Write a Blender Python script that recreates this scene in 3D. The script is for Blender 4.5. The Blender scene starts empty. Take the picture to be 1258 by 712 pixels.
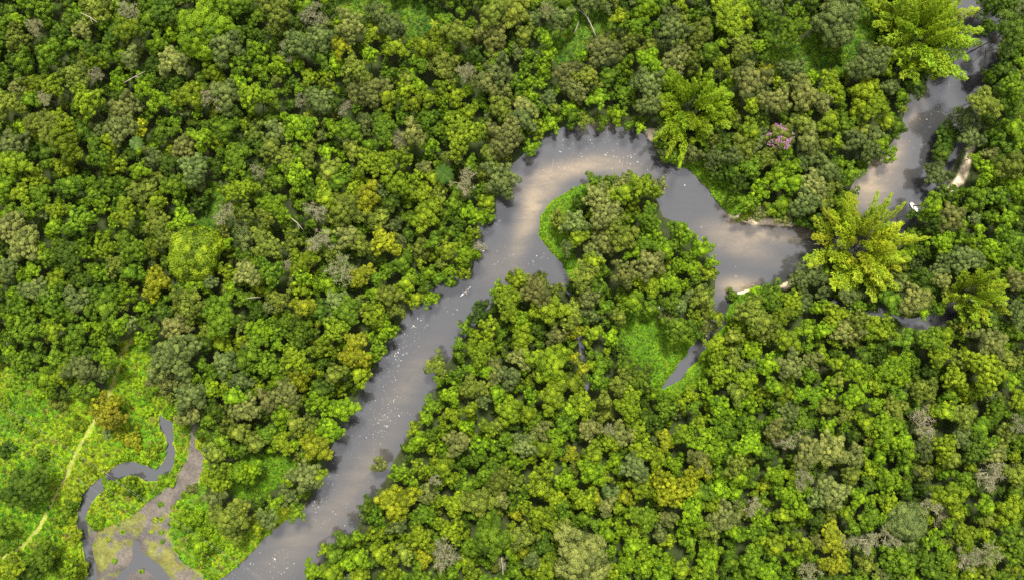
import bpy, bmesh, math, random, mathutils
import numpy as np
# ---- crowns read off the photograph, with a few added to darken the upper river: tile (column, row) -> "x y radius kind" in the tile's own units (1/4.99 photo pixel)
# kinds: l lime, g mid green, d dark green, o olive, y yellow-green, m mustard, t tan, s silver grey, b bare; r smooth dome, f fine-leaved
TILES = {
(0,0): "100 130 55 l;215 160 50 b;260 50 85 g;370 200 80 d;110 240 75 o;310 330 75 g;145 370 60 g;770 70 70 b;590 60 85 o;780 180 70 y;715 210 65 d;600 450 60 b;580 360 70 y;460 460 80 o;210 510 60 y;320 530 70 y;190 612 42 l;50 640 80 o;665 330 60 g;790 350 48 s;1050 200 50 l;975 260 48 l;920 130 60 g;1060 375 75 t;1165 585 85 y;960 610 60 l;940 410 65 d;760 670 75 t;540 620 85 y;1065 510 75 d;880 535 60 l;290 610 50 b;490 90 55 l;500 180 50 t;440 110 50 g;60 60 60 d;100 530 45 t;640 140 60 g;1090 120 60 d;1000 60 70 d;560 300 60 d",
(1,0): "0 170 150 lf;120 280 90 s;440 70 90 o;660 90 75 b;470 150 60 o;560 130 55 d;890 160 80 tf;1010 335 48 lr;810 395 60 l;830 280 55 m;500 310 70 b;570 270 70 s;700 230 75 s;330 330 60 l;460 400 70 l;200 190 60 d;290 200 45 g;30 600 80 b;130 580 85 s;290 590 80 y;400 580 60 g;920 430 85 o;990 560 100 t;860 660 50 b;1040 200 60 y;1150 160 65 s;1160 280 60 y;700 610 65 s;790 635 38 dr;750 500 50 y;640 470 50 y;590 620 45 b;1130 450 50 g;1220 560 60 y;1120 600 55 y;1060 80 60 s;60 450 70 y;200 490 55 l;200 380 60 g;320 430 60 g;190 40 70 g;310 100 55 g",
(2,0): "500 200 100 t;500 90 75 o;650 70 80 o;850 75 60 b;700 210 55 o;830 240 42 l;290 200 70 o;160 250 65 y;80 290 60 y;530 450 85 s;540 570 60 t;450 500 60 t;970 450 80 t;1010 550 70 t;1190 310 85 t;1090 470 60 o;740 590 42 l;790 510 38 l;820 430 55 l;710 410 50 g;200 400 80 o;330 450 60 b;200 540 60 y;280 590 60 y;120 610 40 y;200 640 38 l;1160 600 50 l;850 600 50 s;700 660 60 t;980 660 55 l;560 670 75 o;430 620 50 g;25 640 45 y;930 110 60 s;520 345 50 l;660 320 40 s;850 330 45 l;60 370 50 g;390 330 50 d;600 20 50 o;750 110 45 s",
(3,0): "190 50 80 l;350 80 45 s;350 175 70 s;710 90 105 y;520 210 70 o;920 120 75 gf;960 40 60 s;850 40 45 g;1080 180 80 g;880 280 40 lr;655 265 30 l;770 280 75 o;210 370 65 l;370 370 85 t;60 420 60 l;200 510 75 s;215 640 65 s;60 580 55 g;830 490 90 t;1080 430 65 s;920 440 50 m;1150 570 85 t;980 620 75 t;840 640 45 y;660 380 55 y;560 310 60 g;480 380 60 o;100 250 50 o;1200 480 40 l;1160 670 45 y;1040 540 50 o;1000 500 45 y;120 160 55 g;30 100 50 y;280 30 50 d",
(4,0): "110 130 130 s;310 380 100 s;70 540 80 y;440 530 50 s;270 580 90 y;510 600 50 g;600 520 70 d;1195 180 90 d;1245 60 60 s;1030 620 80 o;1115 430 55 d;1200 520 65 l;1050 462 42 g;1180 620 70 g;165 340 28 g;170 420 35 g;350 660 70 y;20 620 60 t;1150 285 40 s;1230 290 40 g;360 40 50 y;1050 25 62 d;1038 160 52 d;1160 20 60 d;1165 330 50 d;1150 420 45 d",  # the last dark green crowns are added to darken the upper river
(0,1): "280 60 95 o;390 50 70 y;75 180 75 s;100 290 75 y;410 180 90 y;500 100 60 d;740 80 75 t;690 150 65 y;600 240 70 g;400 310 75 y;860 70 45 m;990 110 60 g;930 260 60 s;700 300 60 y;1190 330 75 s;1140 190 75 t;220 400 70 y;260 490 65 g;880 440 80 o;760 600 70 y;120 610 85 g;490 640 80 g;360 590 65 y;970 530 50 y;1080 430 75 g;1100 460 45 l;1120 640 65 l;960 650 80 o;60 690 80 t;330 680 45 l;610 540 50 l;40 420 55 l;120 470 60 y;660 430 75 g;1230 130 50 l;30 500 45 l;850 340 45 l;200 220 60 d;300 220 50 d;780 230 60 d;1020 290 60 d;430 430 60 g;560 470 50 g;880 600 50 g",
(1,1): "570 70 85 l;640 60 50 b;800 80 55 l;890 90 65 g;430 100 60 s;300 100 55 o;60 150 60 y;550 350 75 l;200 260 80 g;490 260 65 o;650 460 55 g;560 450 45 g;990 280 75 y;1080 290 75 y;1190 150 65 b;1100 90 70 g;1220 240 60 y;930 440 80 y;880 580 100 o;1060 620 70 o;670 580 70 b;440 560 70 l;350 520 55 g;250 450 65 y;120 610 70 b;270 400 50 g;330 350 45 b;1000 500 75 m;1180 420 80 y;1060 450 50 s;1140 530 50 d;740 220 45 l;230 180 55 d;720 420 50 y;900 200 50 o;1000 190 50 g;380 620 60 o;500 680 45 g;150 460 50 y;240 600 60 o;620 260 60 o;760 330 60 o;130 80 60 g;400 200 50 o;60 300 60 d;740 500 60 y;820 400 50 g",
(2,1): "330 120 105 y;580 140 100 t;490 100 60 o;560 390 90 s;500 240 60 o;340 400 75 b;110 180 50 l;280 50 60 y;740 200 40 l;770 80 55 y;690 20 60 s;860 40 60 l;1180 30 45 g;100 620 85 y;420 620 50 l;360 590 40 l;490 630 25 l;150 390 50 y;40 390 50 y;290 240 35 s;470 530 60 y;270 540 60 g;150 560 60 y;20 110 60 t;640 100 40 y;220 250 30 or;90 320 40 t;930 650 60 o;1010 660 65 s;1140 500 70 t;1200 600 80 t;1230 480 60 o;1130 400 45 g;1230 410 50 g;1050 540 50 d;1240 660 60 o;1000 20 50 g;80 480 55 y;180 480 50 o;1070 30 40 o",
(3,1): "150 440 90 y;250 440 55 t;50 480 60 y;60 650 50 l;200 620 65 g;220 690 60 l;380 690 50 g;50 400 40 t;100 560 60 y;780 210 75 o;830 90 60 y;690 170 60 d;620 260 60 s;730 250 50 s;920 270 65 o;840 320 60 g;1050 220 45 l;1100 310 45 l;1000 350 60 l;1020 410 55 l;1080 420 60 l;880 470 60 l;820 540 50 g;1010 560 60 l;1140 40 60 o;1190 150 60 t;1180 260 60 s;1220 420 70 t;1160 540 75 s;720 520 25 g;960 580 40 y;880 610 35 t;1040 630 40 t;900 150 60 s;720 330 60 d;640 350 50 d;760 420 55 d;800 610 40 y",
(4,1): "60 40 60 y;280 80 60 o;230 150 60 s;340 120 50 s;330 220 60 s;410 40 45 y;480 70 50 g;430 230 50 l;370 180 40 l;130 290 45 l;60 330 60 s;200 360 55 g;60 430 80 o;170 500 60 g;30 540 60 o;20 180 45 o;732 360 70 s;1030 340 70 l;940 120 65 s;1110 200 90 d;1200 80 60 l;1100 100 60 g;1170 310 85 o;1200 450 70 l;1110 490 60 g;960 500 75 g;810 490 60 g;690 550 60 l;650 610 40 l;800 620 70 t;720 660 55 d;880 660 45 g;955 630 38 sr;1150 650 55 l;1060 620 50 g;1180 570 55 g;1230 660 50 d;960 255 30 l;800 130 80 d;760 230 60 d;900 20 60 s;1040 20 50 d;1050 230 40 t;570 605 28 d",
(0,2): "150 80 85 t;420 140 80 d;510 110 50 l;270 150 60 g;640 100 75 y;800 110 80 g;910 110 65 y;1010 40 75 o;60 230 65 s;120 270 50 l;190 240 45 l;490 290 65 d;720 210 70 o;820 250 60 g;610 260 45 l;960 320 85 m;770 390 60 l;680 390 60 g;320 410 95 g;350 310 65 y;455 420 60 s;210 360 65 s;130 400 50 g;215 480 55 g;120 480 60 g;55 530 50 l;160 600 90 g;310 600 55 y;460 640 75 g;610 590 45 l;630 670 50 y;790 560 45 sr;720 580 55 l;660 480 60 g;800 280 40 o;1170 330 60 l;1160 440 90 o;880 540 40 g;560 480 50 g;1080 590 75 t;560 380 60 d;1190 140 150 yfr;930 600 40 g;880 650 50 l",
(1,2): "400 250 80 g;370 80 85 o;260 260 65 t;155 260 55 y;600 180 75 y;700 60 75 b;820 220 100 b;1100 70 75 m;950 270 70 m;590 280 45 l;450 420 55 o;600 340 60 y;800 440 65 s;870 500 80 g;600 460 60 m;940 470 50 o;1040 500 70 y;1130 390 65 o;1200 200 60 g;80 470 75 g;100 560 80 g;330 600 70 l;430 610 65 g;600 600 75 g;790 600 70 y;700 560 25 m;920 680 60 m;1110 600 65 l;1160 470 50 o;395 460 40 sr;240 410 50 g;500 550 50 g;300 670 50 g;200 560 50 o;110 680 55 y;870 30 60 t;960 90 60 o;1060 290 45 g;1230 330 55 y;520 200 55 b;30 310 40 s;530 60 60 o;760 140 50 o;320 490 60 d;700 480 60 d",
(2,2): "330 140 60 l;400 150 30 l;60 110 60 o;110 260 50 l;190 200 35 or;240 310 38 g;324 258 40 y;320 200 45 l;120 410 45 l;30 420 50 y;230 110 55 y;330 60 60 g;435 95 40 b;240 240 35 l;150 60 50 g;40 300 40 g;380 20 50 y;180 290 35 g;540 370 50 l;640 310 55 y;690 290 50 y;770 370 75 t;800 300 50 o;600 430 80 y;850 480 90 y;660 540 70 l;420 500 60 d;340 590 45 g;480 590 60 y;690 650 70 y;890 360 45 o;1000 480 60 o;1020 600 50 m;900 640 60 t;560 620 40 g;400 660 60 y;300 690 35 g;760 500 50 g;1120 190 60 y;1060 270 75 o;1150 340 60 g;1130 110 60 t;1090 400 60 t;1030 40 50 y;1200 60 70 t;960 100 35 s;1230 650 50 l;1120 620 50 y;1200 460 45 g;1020 360 55 d;980 560 50 o;780 600 60 d",
(3,2): "60 50 75 o;170 70 55 g;210 200 75 t;120 120 50 l;60 260 70 t;220 20 50 l;300 110 50 l;390 210 48 lr;480 230 55 l;530 100 55 l;440 30 55 l;450 160 40 g;590 190 35 l;580 260 45 y;340 310 55 l;210 340 70 y;420 330 40 l;110 440 60 l;40 400 40 l;20 510 50 o;460 410 45 s;540 390 60 o;400 460 40 sr;570 580 50 t;490 520 40 y;400 600 85 g;480 620 60 g;560 480 45 o;630 530 40 y;330 530 45 t;830 500 85 o;950 400 75 g;1080 420 70 y;1160 420 50 s;890 560 60 o;1020 510 70 y;760 580 55 y;720 640 50 o;1180 600 60 l;1040 660 65 y;940 620 60 o;1130 300 55 s;1200 270 60 s;830 680 60 y;620 690 50 y;1240 470 40 l;360 80 50 g;500 300 50 d;340 440 50 g",
(4,2): "760 70 60 l;910 170 80 s;980 150 45 y;860 50 50 g;940 60 38 l;1060 110 65 l;1150 40 55 g;790 170 50 s;750 290 60 t;740 240 55 s;660 280 50 d;590 420 75 t;480 340 55 s;450 430 60 g;90 520 75 y;240 550 60 o;160 600 75 t;370 590 85 y;690 660 75 g;760 640 55 y;540 660 60 g;1180 610 60 g;1060 680 75 t;960 590 50 t;1220 300 60 t;1110 290 50 d;1150 130 55 d;1230 500 60 s;50 330 60 s;170 390 35 s;590 280 45 d;30 600 45 l;1220 60 45 g;790 370 45 o;660 440 45 o;1040 540 60 d;900 500 50 d;640 350 50 d",
(0,3): "500 130 75 s;660 60 65 l;660 370 85 m;290 200 60 l;370 180 60 y;500 40 55 g;480 260 45 g;130 90 70 g;1060 60 115 s;1010 200 70 t;1170 290 80 s;1150 420 55 t;1170 190 50 l;560 260 40 g;630 160 45 s;330 80 60 g;220 60 60 d;60 40 50 l",
(1,3): "380 110 70 g;440 200 50 l;550 80 90 y;570 200 80 m;910 50 75 m;960 90 50 m;1060 30 45 l;800 160 60 o;870 150 40 g;720 250 55 d;500 290 75 t;390 330 55 t;500 400 70 l;480 460 50 l;700 340 80 l;850 380 75 l;760 500 65 l;680 610 85 m;250 380 75 t;120 100 65 s;180 300 50 l;250 90 60 g;960 170 60 y;820 240 55 y;560 470 60 o;470 580 65 y;220 520 60 o;320 580 60 o;90 580 60 g;380 530 50 g;30 260 50 l;40 160 50 g;300 40 55 g;660 400 50 s;210 210 55 s;330 250 45 y;60 650 50 o;300 180 50 d;640 480 50 o;120 430 60 o;60 380 50 g;1000 60 40 l",
(2,3): "160 110 60 o;850 100 110 y;430 30 70 y;680 60 65 t;520 160 65 t;390 240 70 o;250 290 50 l;540 290 45 l;600 390 80 y;700 400 60 y;610 190 60 s;460 150 35 l;870 300 80 y;740 300 45 l;340 490 50 l;440 600 60 l;580 560 60 g;800 520 60 t;700 600 65 s;750 450 60 g;290 590 60 t;130 370 55 g;1000 60 35 m;1060 130 35 m;1010 220 60 y;1150 200 60 g;1180 100 55 g;1060 350 65 y;980 380 60 y;1190 320 45 o;1210 500 45 b;1100 500 55 t;1220 590 60 y;360 380 45 y;260 410 50 y;120 540 50 g;20 500 40 y;60 570 45 l;20 610 45 l;190 520 45 y;530 480 45 o;650 690 60 l;400 670 65 g;990 660 45 m;1120 650 60 y;900 560 55 l;290 170 45 g;450 320 45 s;180 200 35 l;940 480 50 g;480 500 50 y;800 620 50 y",
(3,3): "60 220 80 o;160 200 70 g;80 350 80 y;50 110 45 g;190 440 40 d;270 450 50 d;130 520 65 y;40 540 60 t;310 370 70 g;320 570 60 m;430 530 65 l;560 530 50 l;640 370 65 l;720 410 40 l;800 210 65 l;790 330 60 l;940 110 60 l;1070 110 70 t;970 240 50 l;1050 270 60 y;1130 290 45 l;1060 390 70 s;880 300 50 y;660 480 70 g;820 480 70 g;820 600 70 l;990 430 55 g;1220 290 55 l;1210 80 50 t;640 150 80 y;620 70 50 y;730 90 60 o;590 390 45 y;560 260 45 l;480 370 35 g;460 300 45 y;170 640 70 y;250 690 60 y;520 690 60 t;620 620 70 l;720 660 60 g;400 340 40 y;1150 460 50 g;1120 560 75 b;1030 580 60 b;850 30 60 l;980 510 55 t;1190 650 75 t;520 450 40 y;920 640 50 d;740 290 50 o;520 600 50 l;840 120 50 s;1000 60 50 g",
(4,3): "470 140 95 l;230 140 75 l;340 230 65 y;220 290 70 l;350 350 45 l;170 410 50 o;640 480 100 b;1030 150 105 y;830 190 75 y;880 80 60 o;750 40 70 y;640 260 75 o;490 290 50 g;900 270 65 y;970 280 45 lr;800 300 60 g;870 420 80 o;780 390 60 y;410 500 85 l;300 470 60 y;520 570 55 l;70 620 85 t;210 670 60 t;880 560 55 s;760 610 75 y;960 630 80 d;1150 540 60 o;1190 200 45 l;1090 400 75 g;1220 480 55 b;1220 330 55 y;470 380 75 o;980 500 60 g;60 490 50 l;430 610 60 g;540 650 60 g;370 680 40 l;1060 590 50 g;1080 660 60 t;640 620 60 s;80 250 60 l;980 590 40 b;110 100 40 y;690 380 45 o;1200 670 40 y;20 50 45 y;130 200 45 o;800 680 60 o;600 170 50 d;1180 90 60 o;690 150 50 d;280 60 50 d",
(0,4): "170 140 110 df;60 640 75 y;250 560 80 g;420 640 45 l;20 400 50 g;30 520 40 g;180 650 60 d;1230 500 60 l",
(1,4): "620 70 80 s;500 190 60 s;560 290 55 g;490 290 28 m;150 340 100 o;220 280 55 o;380 340 55 s;420 250 50 l;70 110 75 y;220 60 60 l;300 30 50 l;700 70 40 y;310 390 45 y;90 40 55 y;60 210 55 s;510 90 40 y;1180 230 100 m;1000 270 55 g;1050 330 55 g;1060 430 65 y;850 460 45 g;730 520 30 y;800 560 60 g;660 660 60 l;780 670 60 l;860 610 50 l;1140 650 60 y;1080 540 60 y;1180 380 50 s;1230 550 50 o;1190 50 50 l;1068 5 42 t;930 440 35 l;950 570 50 l;950 680 60 y",
(2,4): "100 185 65 tr;180 230 35 y;280 230 75 y;250 400 80 y;490 450 125 g;420 230 90 o;90 310 75 g;60 450 80 y;220 570 100 b;90 560 55 m;370 670 60 y;1060 580 150 t;800 320 80 y;650 310 35 m;690 530 35 m;820 640 75 y;1070 210 75 y;1130 200 45 m;890 210 50 y;790 130 65 y;640 100 60 o;540 100 70 o;550 210 50 t;350 130 65 g;560 600 40 b;1110 40 80 l;1190 90 35 y;830 40 65 y;690 440 75 o;1200 420 50 l;1060 330 55 g;1200 260 50 t;930 300 50 g;950 90 55 l;1230 180 45 s;1000 30 40 o;480 60 75 g;240 90 60 y;150 90 35 b;640 660 45 g;750 590 45 s;920 390 60 o;1230 660 50 y;200 20 60 y;50 20 50 y;650 450 40 t;820 510 50 d;30 380 35 d",
(3,4): "340 150 110 m;160 130 75 y;520 30 75 m;60 200 50 m;40 130 35 y;540 170 60 g;640 150 65 l;760 80 60 l;660 330 80 t;170 330 75 g;320 330 45 t;430 370 60 l;510 370 45 l;470 280 70 l;110 490 50 l;130 420 35 y;220 530 45 l;280 430 45 s;310 590 50 l;80 610 65 l;590 540 65 l;560 610 60 l;730 420 45 l;700 600 60 g;840 420 60 g;900 460 50 y;930 350 40 l;980 490 60 y;910 130 40 m;840 260 60 b;1080 190 85 l;1150 290 50 l;1230 210 55 sr;1150 80 60 b;1100 60 60 y;1080 350 55 d;1140 500 65 y;1100 590 55 l;830 580 75 g;930 660 60 l;400 640 50 y;180 640 50 l;280 680 60 l;540 680 60 l;450 470 60 g;600 400 60 o;990 60 55 l;740 10 60 o;120 20 70 s;480 190 35 y;1190 660 75 b;330 470 40 y;40 400 60 l;1230 480 50 t;960 590 50 d;470 660 30 m;620 260 60 y",
(4,4): "540 350 120 sr;430 100 85 l;430 240 70 y;80 460 85 m;100 600 75 m;80 170 85 t;250 200 55 l;690 250 60 b;740 330 55 b;850 300 60 y;1160 280 80 y;1020 250 55 l;900 440 75 y;790 190 85 y;910 110 75 g;1060 60 90 b;320 320 65 g;180 470 50 b;310 470 70 b;430 430 75 b;500 580 80 g;430 610 60 g;290 610 60 o;930 570 80 b;1060 560 75 b;700 460 50 l;755 510 32 l;640 580 70 g;770 580 55 g;700 650 50 g;1210 70 60 o;1080 470 40 g;1200 640 40 y;1200 580 45 g;170 300 50 y;70 290 50 o;540 20 50 g;660 50 50 o;790 370 35 l;820 610 40 y;1180 420 55 g;1090 340 60 o;200 60 55 o;320 40 50 y;1230 500 50 g",
}
LANDMARKS = [(572,357,"the white kayak"),(1123,255,"the white boat"),(960,167,"the pink-flowering tree"),(1140,45,"the tallest bamboo"),
 (848,130,"the round bamboo"),(1058,305,"the yellowish bamboo"),(1203,362,"the thin bamboo"),(240,312,"the round yellow-green dome"),(216,430,"the silver meadow tree"),
 (252,34,"the pale lime crown"),(725,28,"the fallen white trunk"),(798,415,"the island clearing"),(680,265,"the grassy point"),(1180,205,"the sandy path"),
 (180,650,"the mud flat"),(85,570,"the footpath"),(824,600,"the golden-topped tree"),(1114,640,"the big grey dome"),(602,660,"the wide green dome"),
 (716,686,"the big tan tree"),(454,67,"the small lime ball"),(442,336,"the mustard pair"),(436,438,"the golden riverbank tree"),(1134,522,"the wide bare tree"),
 (120,90,"the whitened bare crown"),(208,550,"the creek bend"),(1145,392,"the forest pool"),(674,446,"the broad yellow-green crown"),(990,72,"the upper clearing"),
 (898,18,"the dark cauliflower tree"),(192,348,"the mustard cone tree"),(1020,675,"the twin mustard trees"),(384,18,"the grey bare crown"),(320,565,"the hidden glade"),
 (930,265,"the sandy bank"),(560,240,"the whitish riverside tree"),(880,455,"the narrow channel")]
# ---- outlines (photo pixels)
RIVER = [(262,740),(268,712),(300,688),(328,657),(350,640),(372,628),(388,602),(400,572),(410,545),(422,520),(440,490),(452,465),(466,435),(486,405),(500,382),(522,360),(540,347),(562,332),(578,310),(585,285),(596,262),(612,242),(626,205),(648,186),(668,168),(690,157),(715,149),(740,147),(762,155),(790,165),(802,175),(806,192),(830,203),(848,210),(868,231),(887,255),(899,268),(921,276),(972,279),(990,280),(1012,282),(1034,272),(1042,240),(1052,213),(1072,198),(1090,181),(1106,165),(1110,148),(1116,120),(1136,95),(1146,75),(1160,40),(1168,0),(1172,-60),(1250,-60),(1240,0),(1236,40),(1228,80),(1214,110),(1206,140),(1196,165),(1178,190),(1168,215),(1158,238),(1140,258),(1122,275),(1104,292),(1075,306),(1040,318),(1012,322),(990,334),(960,348),(930,352),(905,359),(896,375),(890,388),(893,397),(884,407),(874,414),(869,426),(860,433),(857,445),(846,452),(836,466),(822,473),(812,478),(818,466),(829,456),(833,444),(844,436),(848,425),(857,418),(861,408),(871,400),(876,387),(878,345),(876,322),(866,302),(840,278),(815,266),(806,245),(785,228),(755,226),(725,224),(705,230),(681,245),(664,264),(661,288),(674,306),(690,323),(697,338),(704,352),(709,366),(713,400),(719,440),(723,478),(719,480),(714,440),(708,402),(703,370),(694,356),(672,352),(650,346),(622,352),(604,376),(580,404),(563,424),(548,449),(532,484),(513,514),(492,549),(476,584),(466,604),(449,616),(444,634),(432,658),(402,676),(394,694),(376,712),(366,740)]
POOL = [(1000,362),(1020,358),(1045,368),(1078,376),(1100,386),(1122,390),(1145,384),(1162,374),(1185,368),(1215,362),(1262,360),(1262,369),(1215,374),(1185,382),(1166,396),(1150,402),(1126,408),(1105,398),(1078,391),(1045,382),(1015,374)]
CREEK = [(199,504),(203,516),(212,518),(214,535),(216,552),(214,570),(206,583),(193,591),(180,590),(168,584),(155,584),(145,591),(132,599),(120,607),(111,618),(108,632),(108,650),(112,670),(117,690),(120,716),(103,716),(104,690),(100,665),(95,645),(95,625),(100,610),(110,598),(124,586),(140,574),(152,566),(166,567),(180,572),(192,575),(199,570),(204,560),(205,548),(203,535),(197,525),(195,512)]
MUDWATER = [(163,664),(170,663),(172,676),(182,684),(196,694),(206,706),(212,722),(196,722),(188,706),(176,698),(166,700),(156,708),(150,722),(138,722),(146,706),(156,696),(163,684)]
MUD = [(236,512),(244,522),(243,540),(253,560),(248,590),(236,598),(228,610),(214,622),(211,650),(217,675),(232,692),(252,706),(256,716),(120,716),(112,690),(108,660),(112,640),(128,646),(160,632),(188,610),(205,598),(216,588),(222,575),(230,562),(232,545)]
GRASS = {
 'meadow':[(-60,440),(0,446),(30,462),(55,486),(78,492),(100,484),(120,492),(134,476),(140,452),(150,424),(166,412),(186,424),(194,455),(196,480),(214,505),(230,516),(250,540),(256,570),(252,600),(262,632),(292,656),(326,648),(352,640),(270,714),(240,760),(-60,760)],
 'glade':[(285,574),(310,560),(345,558),(366,568),(352,590),(330,600),(302,612),(284,600)],
 'point':[(657,294),(660,262),(682,240),(716,220),(730,226),(712,250),(698,270),(694,285),(700,305),(708,328),(692,326)],
 'clearing':[(760,392),(775,384),(800,382),(822,392),(826,412),(842,428),(846,446),(832,458),(814,474),(798,456),(778,440),(763,412)],
 'strip':[(822,480),(850,458),(870,436),(882,440),(866,462),(842,482)],
 'upper':[(936,60),(955,48),(985,54),(1000,44),(1040,24),(1060,8),(1064,-10),(1078,-10),(1070,30),(1082,46),(1052,56),(1042,80),(1010,94),(975,92),(948,76)],
 'bank':[(842,203),(862,198),(884,214),(904,236),(916,246),(902,262),(884,249),(866,232),(848,212)],
 'herbs':[(408,-10),(500,-10),(545,18),(538,44),(506,46),(494,26),(420,13)],
 'slope':[(672,46),(700,40),(718,8),(752,18),(760,30),(722,46),(716,62),(690,78),(678,66)],
 'landing':[(890,374),(905,366),(925,362),(900,396),(886,404)],
 'gap':[(262,226),(276,240),(266,270),(256,290),(248,272),(260,250)],
}
SAND = {'sandpath':[(1190,178),(1195,180),(1189,204),(1183,226),(1174,230),(1164,240),(1158,240),(1172,222),(1180,203)],
 'northbeach':[(890,250),(905,262),(930,268),(970,271),(974,280),(948,280),(918,278),(898,266)],'beach':[(958,352),(985,336),(1006,322),(1010,326),(988,342),(964,355)],'cove':[(895,362),(906,357),(920,355),(919,358),(907,362),(898,368)],'spit':[(792,160),(804,160),(806,172),(798,174)]}
FOOTPATH = [(165,415),(154,430),(146,452),(137,480),(128,500),(117,518),(104,540),(92,562),(84,582),(76,598),(66,616),(58,632),(48,650),(36,664),(20,676),(6,684)]
SHOALS = [(705,208,44,10,-14,.8),(668,230,22,15,-42,.9),(653,258,10,23,12,1.0),(640,288,10,34,14,.4),(755,206,36,9,8,.5),(904,268,10,14,-40,.9),(945,286,42,9,3,.95),(905,298,40,16,20,.45),(1062,222,20,16,-30,1.0),(1090,192,22,12,-48,.9),(1078,230,34,18,-50,.5),(1127,125,8,28,20,.5),(905,352,20,9,0,.9),(735,152,22,7,0,.6),(500,470,14,54,35,.2),(440,590,16,74,34,.26),(360,670,20,50,45,.24),(615,330,24,20,0,.18)]
FOAM = [(485,440,14,40,35,90),(470,510,18,30,30,110),(505,395,20,22,30,50),(395,610,7,40,25,40),(420,640,40,30,35,40),(345,690,20,14,0,35),(300,690,14,14,0,22),(715,172,38,10,-8,80),(765,198,30,8,10,40),(690,200,40,10,-20,20),(600,285,8,24,25,28),(575,262,10,8,0,14),(640,320,35,12,5,30),(815,215,25,20,30,30),(1140,150,14,34,25,20),(880,300,60,40,0,22),(530,370,30,20,0,30),(436,560,40,40,35,30)]
H = 320.0                                    # drone height above the water
def P(px, py, z=0.0):                        # photo pixel -> point of the world at height z
    k = (H - z) / H / 3.0
    return ((px - 629) * k, (356 - py) * k, z)
def pixel(x, y, z):
    k = 3.0 * H / (H - z)
    return 629 + x * k, 356 - y * k

scene = bpy.context.scene
col = scene.collection
rng = np.random.default_rng(11)

# ------------------------------------------------------------------ helpers
def link(o, parent=None):
    col.objects.link(o)
    if parent is not None: o.parent = parent
    return o
def tag(o, label=None, cat=None, group=None, kind=None):
    if label: o['label'] = label
    if cat: o['category'] = cat
    if group: o['group'] = group
    if kind: o['kind'] = kind
    return o
def empty(name, loc, rz=0.0):
    o = bpy.data.objects.new(name, None)
    o.empty_display_size = .5; o.location = loc; o.rotation_euler = (0, 0, rz)
    return link(o)
def raw_mesh(name, verts, faces_flat, n_per, mat=None, attrs=None, smooth=False):
    """verts Nx3; faces_flat flat vertex indices; n_per = vertices per face (int)"""
    me = bpy.data.meshes.new(name)
    verts = np.asarray(verts, np.float32); f = np.asarray(faces_flat, np.int32).ravel()
    nf = len(f) // n_per
    me.vertices.add(len(verts)); me.vertices.foreach_set('co', verts.ravel())
    me.loops.add(len(f)); me.loops.foreach_set('vertex_index', f)
    me.polygons.add(nf)
    me.polygons.foreach_set('loop_start', np.arange(nf, dtype=np.int32) * n_per)
    if smooth: me.polygons.foreach_set('use_smooth', np.ones(nf, bool))
    for k, a in (attrs or {}).items():
        a = np.asarray(a, np.float32)
        if a.ndim == 1:
            me.attributes.new(k, 'FLOAT', 'POINT').data.foreach_set('value', a)
        else:
            if a.shape[1] == 3: a = np.concatenate([a, np.ones((len(a), 1), np.float32)], 1)
            me.attributes.new(k, 'FLOAT_COLOR', 'POINT').data.foreach_set('color', a.ravel())
    me.update(calc_edges=True); me.validate()
    if mat: me.materials.append(mat)
    return me
def norm(v):
    return v / np.maximum(np.linalg.norm(v, axis=-1, keepdims=True), 1e-9)
class MB:                                    # collects tubes, boxes, lofts into one mesh
    def __init__(s): s.v = []; s.f = []
    def tube(s, pts, rad, n=6, cap=True):
        pts = np.asarray(pts, float); b = len(s.v)
        d = np.gradient(pts, axis=0); d = norm(d)
        for p, t, r in zip(pts, d, rad):
            a = np.array([1., 0, 0]) if abs(t[0]) < .8 else np.array([0., 1, 0])
            u = np.cross(t, a); u /= np.linalg.norm(u); w = np.cross(t, u)
            for k in range(n):
                q = 2 * math.pi * k / n
                s.v.append(tuple(p + r * (math.cos(q) * u + math.sin(q) * w)))
        for i in range(len(pts) - 1):
            for k in range(n):
                s.f.append((b + i*n + k, b + i*n + (k+1) % n, b + (i+1)*n + (k+1) % n, b + (i+1)*n + k))
        if cap:
            s.f.append(tuple(b + k for k in range(n))[::-1]); e = b + (len(pts)-1)*n
            s.f.append(tuple(e + k for k in range(n)))
        return s
    def loft(s, rings, close=True, cap0=True, cap1=True):
        b = len(s.v); n = len(rings[0])
        for r in rings: s.v.extend(tuple(map(float, p)) for p in r)
        for i in range(len(rings) - 1):
            for k in range(n if close else n - 1):
                s.f.append((b + i*n + k, b + i*n + (k+1) % n, b + (i+1)*n + (k+1) % n, b + (i+1)*n + k))
        if cap0: s.f.append(tuple(b + k for k in range(n))[::-1])
        if cap1: s.f.append(tuple(b + (len(rings)-1)*n + k for k in range(n)))
        return s
    def box(s, c, d):
        x, y, z = c; a, b_, h = d[0]/2, d[1]/2, d[2]/2
        return s.loft([[(x-a,y-b_,z-h),(x+a,y-b_,z-h),(x+a,y+b_,z-h),(x-a,y+b_,z-h)],[(x-a,y-b_,z+h),(x+a,y-b_,z+h),(x+a,y+b_,z+h),(x-a,y+b_,z+h)]])
    def mesh(s, name, mat, smooth=False):
        me = bpy.data.meshes.new(name); me.from_pydata(s.v, [], s.f)
        bm = bmesh.new(); bm.from_mesh(me); bmesh.ops.recalc_face_normals(bm, faces=bm.faces); bm.to_mesh(me); bm.free()
        if smooth:
            for p in me.polygons: p.use_smooth = True
        me.materials.append(mat); return me
    def build(s, name, mat, parent=None, smooth=False):
        return link(bpy.data.objects.new(name, s.mesh(name, mat, smooth)), parent)

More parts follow.
